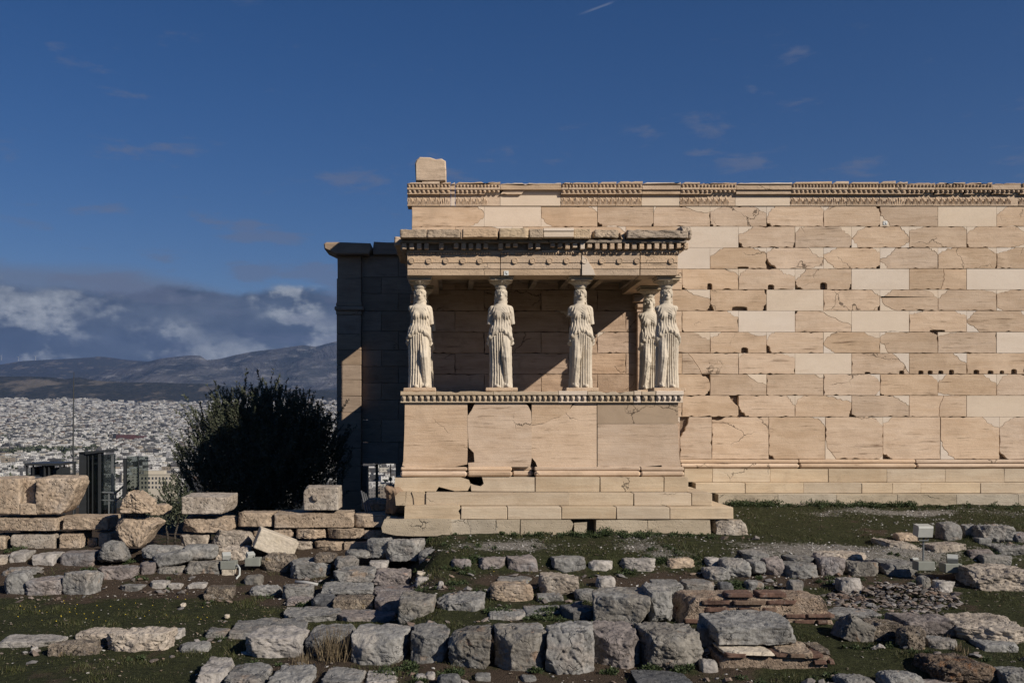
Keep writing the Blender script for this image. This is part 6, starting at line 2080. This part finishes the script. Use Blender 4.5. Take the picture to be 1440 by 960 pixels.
# wind turbines on the far crest
for px, py, lab in ((2, 505, 'white wind turbine on the far crest at the left frame edge'), (26, 506.5, 'white wind turbine on the far crest, second from the left'), (50, 505.5, 'small white wind turbine on the far crest left of the summit')):
    R = 20000.
    a = math.atan((px - VX) / F); dY = R * math.cos(a)
    x, yv = R * math.sin(a), dY + CAMY
    z = (VY - py) / F * dY - 15
    e = empty('wind_turbine', (x, yv, z), lab, 'wind turbine', 'wind turbines on the far crest')
    k = .95
    mb = MB(); mb.tube([(x, yv, z), (x, yv, z + 75 * k)], [5.5 * k, 3.2 * k], 6); mb.build('tower', M['fixture'], e)
    mb = MB(); mb.box(x - 2.5 * k, x + 2.5 * k, yv - 6 * k, yv + 5 * k, z + 75.1 * k, z + 80 * k); mb.build('nacelle', M['fixture'], e)
    for q in range(3):
        t = q * 2.094 + px * .1 + .3
        mb = MB(); mb.tube([(x, yv - 7 * k, z + 77 * k), (x + math.sin(t) * 18 * k, yv - 7 * k, z + 77 * k + math.cos(t) * 18 * k), (x + math.sin(t) * 42 * k, yv - 7 * k, z + 77 * k + math.cos(t) * 42 * k)], [2.2 * k, 2.6 * k, .8 * k], 4); mb.build('blade', M['fixture'], e)

# ------------------------------------------------------------------ town
m, n = new_mat('town_walls')
g = n.node('ShaderNodeNewGeometry'); p = g.outputs['Position']; nr = g.outputs['Normal']
oi_ = n.node('ShaderNodeObjectInfo')
rnd = n.math('FRACT', n.math('ADD', g.outputs['Random Per Island'], n.math('MULTIPLY', oi_.outputs['Random'], 7.13)))
c = n.ramp(rnd, [(0, (.20, .19, .18)), (.08, (.62, .60, .56)), (.26, (.10, .095, .09)), (.36, (.42, .405, .375)), (.46, (.30, .25, .19)), (.52, (.68, .655, .605)), (.70, (.06, .06, .06)), (.80, (.50, .46, .385)), (.91, (.14, .14, .135)), (.985, (.20, .14, .11))])
for e_ in n.n:
    if e_.bl_idname == 'ShaderNodeValToRGB': e_.color_ramp.interpolation = 'CONSTANT'
x_, y_, z_ = n.sep(p)
nx_, ny_, nz_ = n.sep(nr)
hor = n.math('ADD', n.math('MULTIPLY', x_, n.math('ABSOLUTE', ny_)), n.math('MULTIPLY', y_, n.math('ABSOLUTE', nx_)))
ph = n.math('MULTIPLY', rnd, 13.7)
fz = n.math('FRACT', n.math('DIVIDE', n.math('ADD', z_, ph), 3.1))
fx = n.math('FRACT', n.math('DIVIDE', n.math('ADD', hor, ph), n.lin(rnd, 0, 1, 2.6, 4.4)))
win = n.math('MULTIPLY', n.math('MULTIPLY', n.math('GREATER_THAN', fz, .34), n.math('LESS_THAN', fz, .82)), n.math('MULTIPLY', n.math('GREATER_THAN', fx, .25), n.math('LESS_THAN', fx, .80)))
win = n.math('MULTIPLY', win, n.math('LESS_THAN', n.math('ABSOLUTE', nz_), .5))
c = n.mix(n.math('MULTIPLY', win, .6), c, (.045, .045, .05))
roof = n.math('GREATER_THAN', nz_, .5)
rc = n.ramp(n.math('FRACT', n.math('MULTIPLY', rnd, 17.3)), [(0, (.20, .195, .185)), (.5, (.13, .125, .12)), (.85, (.26, .25, .24)), (1, (.18, .12, .09))])
c = n.mix(roof, c, rc)
finish(n, c, .8)
M['town'] = m
BOXF = np.array([(4, 5, 6, 7), (0, 1, 5, 4), (1, 2, 6, 5), (2, 3, 7, 6), (3, 0, 4, 7)])
def boxes(X, Y, Z, sx, sy, h, ang):
    """open-bottomed boxes as vertex array and quads"""
    n_ = len(X)
    u = np.array([(-1, -1), (1, -1), (1, 1), (-1, 1)], float)
    c_, s_ = np.cos(ang), np.sin(ang)
    vx = u[None, :, 0] * sx[:, None] / 2; vy = u[None, :, 1] * sy[:, None] / 2
    wx = X[:, None] + vx * c_[:, None] - vy * s_[:, None]; wy = Y[:, None] + vx * s_[:, None] + vy * c_[:, None]
    lo = np.stack([wx, wy, np.repeat((Z - 4)[:, None], 4, 1)], -1); hi = np.stack([wx, wy, np.repeat((Z + h)[:, None], 4, 1)], -1)
    v = np.concatenate([lo, hi], 1).reshape(-1, 3)
    f = (np.arange(n_)[:, None, None] * 8 + BOXF[None]).reshape(-1, 4)
    return v, f
r = np.random.default_rng(99)
def sample(n_, r0, r1, pw=1.):
    a = np.arctan((r.uniform(-120, 660, n_) - VX) / F)
    t = r.random(n_)
    R = (r0 ** pw + t * (r1 ** pw - r0 ** pw)) ** (1 / pw)
    return a, R
park = [(-.392, 2300, .036, 150), (-.15, 1500, .02, 60)]
def keep(a, R):
    k = np.ones(len(a), bool)
    for pa, pr_, wa, wr in park:
        k &= ~((np.abs(a - pa) < wa) & (np.abs(R - pr_) < wr))
    px = np.tan(a) * F + VX
    k &= ~((px > 150) & (px < 262) & (R < 990))
    return k
# nearest 300: houses of their own
aN, RN = sample(1500, 860, 1750, 2.)
ok = keep(aN, RN); aN, RN = aN[ok], RN[ok]
order = np.argsort(RN); sel = []
pts = []
for i in order:
    x, y = RN[i] * math.sin(aN[i]), RN[i] * math.cos(aN[i]) + CAMY
    if all((x - q[0]) ** 2 + (y - q[1]) ** 2 > 17 ** 2 for q in pts):
        pts.append((x, y)); sel.append(i)
    if len(sel) == 300: break
RMAX = RN[sel[-1]]
for i, (x, y) in zip(sel, pts):
    z = float(plain_z(RN[i], aN[i]))
    w1, w2, h = r.uniform(10, 24), r.uniform(10, 18), r.uniform(9, 21)
    ang = r.normal(.05, .12) + (math.pi / 2 if r.random() < .5 else 0)
    bx = [(x, y, w1, w2, h)]
    c_, s_ = math.cos(ang), math.sin(ang)
    for k in range(int(r.integers(1, 4))):           # set-back floors and roof huts
        fx_, fy_ = r.uniform(.18, .75), r.uniform(.2, .7)
        ox, oy = r.uniform(-.5, .5) * w1 * (1 - fx_), r.uniform(-.5, .5) * w2 * (1 - fy_)
        bx.append((x + ox * c_ - oy * s_, y + ox * s_ + oy * c_, w1 * fx_, w2 * fy_, h + r.uniform(1.5, 4.)))
    b = np.array(bx)
    v, f = boxes(b[:, 0], b[:, 1], np.full(len(b), z), b[:, 2], b[:, 3], b[:, 4], np.full(len(b), ang))
    o = mesh_obj('apartment_block', v, f, M['town'], None, False, None, (x, y, z))
    tag(o, 'pale flat roofed town building in the dense rows below the rock', 'building', 'town buildings below the rock')
# the mass of the town
VS, FS = [], []; nb = 0
for n_, r0, r1, (wa, wb), (ha, hb) in ((2500, RMAX, 2600, (9, 24), (7, 20)), (4600, 2600, 4300, (10, 28), (7, 20)), (6000, 4300, 6400, (12, 32), (7, 20)), (8500, 6400, 9100, (14, 40), (7, 22))):
    a, R = sample(n_, r0, r1, 2.)
    k = keep(a, R)
    lim = 8150 + 420 * np.sin(a * 31 + 1.) + 260 * np.sin(a * 83) + 120 * np.sin(a * 211)
    k &= r.random(len(a)) < np.clip((lim - R) / 500 + .5, .015, 1)
    a, R = a[k], R[k]
    X = R * np.sin(a); Y = R * np.cos(a) + CAMY
    Z = plain_z(R, a)
    kk = len(X)
    ang = r.normal(.0, .13, kk) + .2 * np.sin(X / 900) + np.where(r.random(kk) < .5, 0, math.pi / 2)
    w1 = r.uniform(wa, wb, kk); w2 = r.uniform(wa, wb * .75, kk); h = ha + (hb - ha) * r.random(kk) ** 1.3
    v, f = boxes(X, Y, Z, w1, w2, h, ang)
    VS.append(v); FS.append(f + nb); nb += len(v)
    v, f = boxes(X + r.uniform(-3, 3, kk), Y + r.uniform(-3, 3, kk), Z, w1 * .45, w2 * .45, h + r.uniform(2, 4, kk), ang)
    VS.append(v); FS.append(f + nb); nb += len(v)
tag(mesh_obj('town', np.concatenate(VS), np.concatenate(FS), M['town']), 'endless pale town of small blocks filling the plain to the hills', 'town', kind='stuff')
# town trees
def blobs(a0, R0, wa, wr, n_, s, name, label, seed):
    rr = np.random.default_rng(seed)
    a = a0 + rr.normal(0, wa * .5, n_).clip(-wa, wa); R = R0 + rr.normal(0, wr * .5, n_).clip(-wr, wr)
    X = R * np.sin(a); Y = R * np.cos(a) + CAMY; Z = plain_z(R, a)
    P, Dv, L = [], [], []
    for i in range(n_):
        k = 50
        d = rr.normal(size=(k, 3)); d /= np.linalg.norm(d, axis=1)[:, None]
        sz = s * rr.uniform(.6, 1.2)
        P.append(d * sz * np.array([1, 1, .8]) + np.array([X[i], Y[i], Z[i] + sz * .9])); Dv.append(d + rr.normal(0, .5, (k, 3))); L.append(np.full(k, sz * .8))
    L = np.concatenate(L)
    v, f = leaves_mesh(np.concatenate(P), np.concatenate(Dv), L, L * .4, rr)
    return tag(mesh_obj(name, v, f, M['olive_leaves']), label, 'trees', kind='stuff')
blobs(-.388, 2300, .040, 130, 150, 9, 'park_trees', 'dark strip of park trees across the middle of the town', 3)
rr = np.random.default_rng(5)
P, Dv, L = [], [], []
aa, RR = sample(3200, 900, 7500, 1.6)
for a, R in zip(aa, RR):
    k = 16; s = rr.uniform(3, 7)
    d = rr.normal(size=(k, 3)); d /= np.linalg.norm(d, axis=1)[:, None]
    P.append(d * s + np.array([R * math.sin(a), R * math.cos(a) + CAMY, float(plain_z(R, a)) + s + 4])); Dv.append(d + rr.normal(0, .5, (k, 3))); L.append(np.full(k, s * .9))
L = np.concatenate(L)
v, f = leaves_mesh(np.concatenate(P), np.concatenate(Dv), L, L * .4, rr)
tag(mesh_obj('street_trees', v, f, M['olive_leaves']), 'small dark street trees dotted between the town buildings', 'trees', kind='stuff')

# the long cream building and the dark red one
def at_town(px, R):
    a = math.atan((px - VX) / F)
    return R * math.sin(a), R * math.cos(a) + CAMY, float(plain_z(R, a))
x, y, z = at_town(219, 935)
u = (y - CAMY) / F           # metres per photo pixel there
e = empty('long_building', (x, y, z), 'long cream building with three rows of square windows at the foot of the town', 'building')
x0, x1 = (196 - VX) * u, (243.5 - VX) * u
ztop, zbot = (VY - 667) * u, z - 4
mb = MB()
mb.box(x0, x1, y, y + 14, zbot, ztop); mb.box(x0 - .3, x1 + .3, y - .4, y + 14.4, ztop + .003, ztop + .5); mb.box(x0 + 3, x1 - 9, y + 3, y + 11, ztop + .51, ztop + 3.4)
mb.build('walls', plain('cream_render', (.52, .46, .36), .8), e)
dk = plain('dark_window', (.05, .055, .065), .2)
wz = [(670.5, 673.8), (677, 680.3), (683.2, 686.3)]
for i in range(9):
    for k, (ya, yb) in enumerate(wz):
        mb = MB(); cx = 200 + i * 4.9
        mb.box((cx - 1.2) * u - VX * u, (cx + 1.2) * u - VX * u, y - .12, y - .01, (VY - yb) * u, (VY - ya) * u)
        mb.build('window', dk, e)
x, y, z = at_town(184, 3150)
u = (y - CAMY) / F
e = empty('red_building', (x, y, z), 'long dark red building standing out in the middle of the town', 'building')
mb = MB(); mb.box((163 - VX) * u, (188 - VX) * u, y - 20, y + 20, z - 8, (VY - 611) * u); mb.box((188.2 - VX) * u, (204 - VX) * u, y - 12, y + 15, z - 8, (VY - 612.5) * u)
mb.build('walls', plain('dark_red_cladding', (.10, .045, .042), .7), e)
mb = MB(); mb.box((162.5 - VX) * u, (166.5 - VX) * u, y - 24, y - 20.1, z - 8, (VY - 610.5) * u); mb.build('stair_tower', M['darksteel'], e)

# ------------------------------------------------------------------ air
m = bpy.data.materials.new('haze_air'); m.use_nodes = True
n = NT(m.node_tree)
pv = n.node('ShaderNodeVolumePrincipled')
pv.inputs['Color'].default_value = (.36, .56, 1, 1)
pv.inputs['Density'].default_value = 2.7e-5
pv.inputs['Anisotropy'].default_value = .2
o_ = n.node('ShaderNodeOutputMaterial'); n.link(pv.outputs[0], o_.inputs['Volume'])
mb = MB(); mb.box(-16500, 16500, -400, 23500, -140, 1900)
hz = mb.build('haze', m)
tag(hz, 'thin blue haze lying over the town and the mountains', 'haze', kind='stuff')
hz.visible_shadow = True
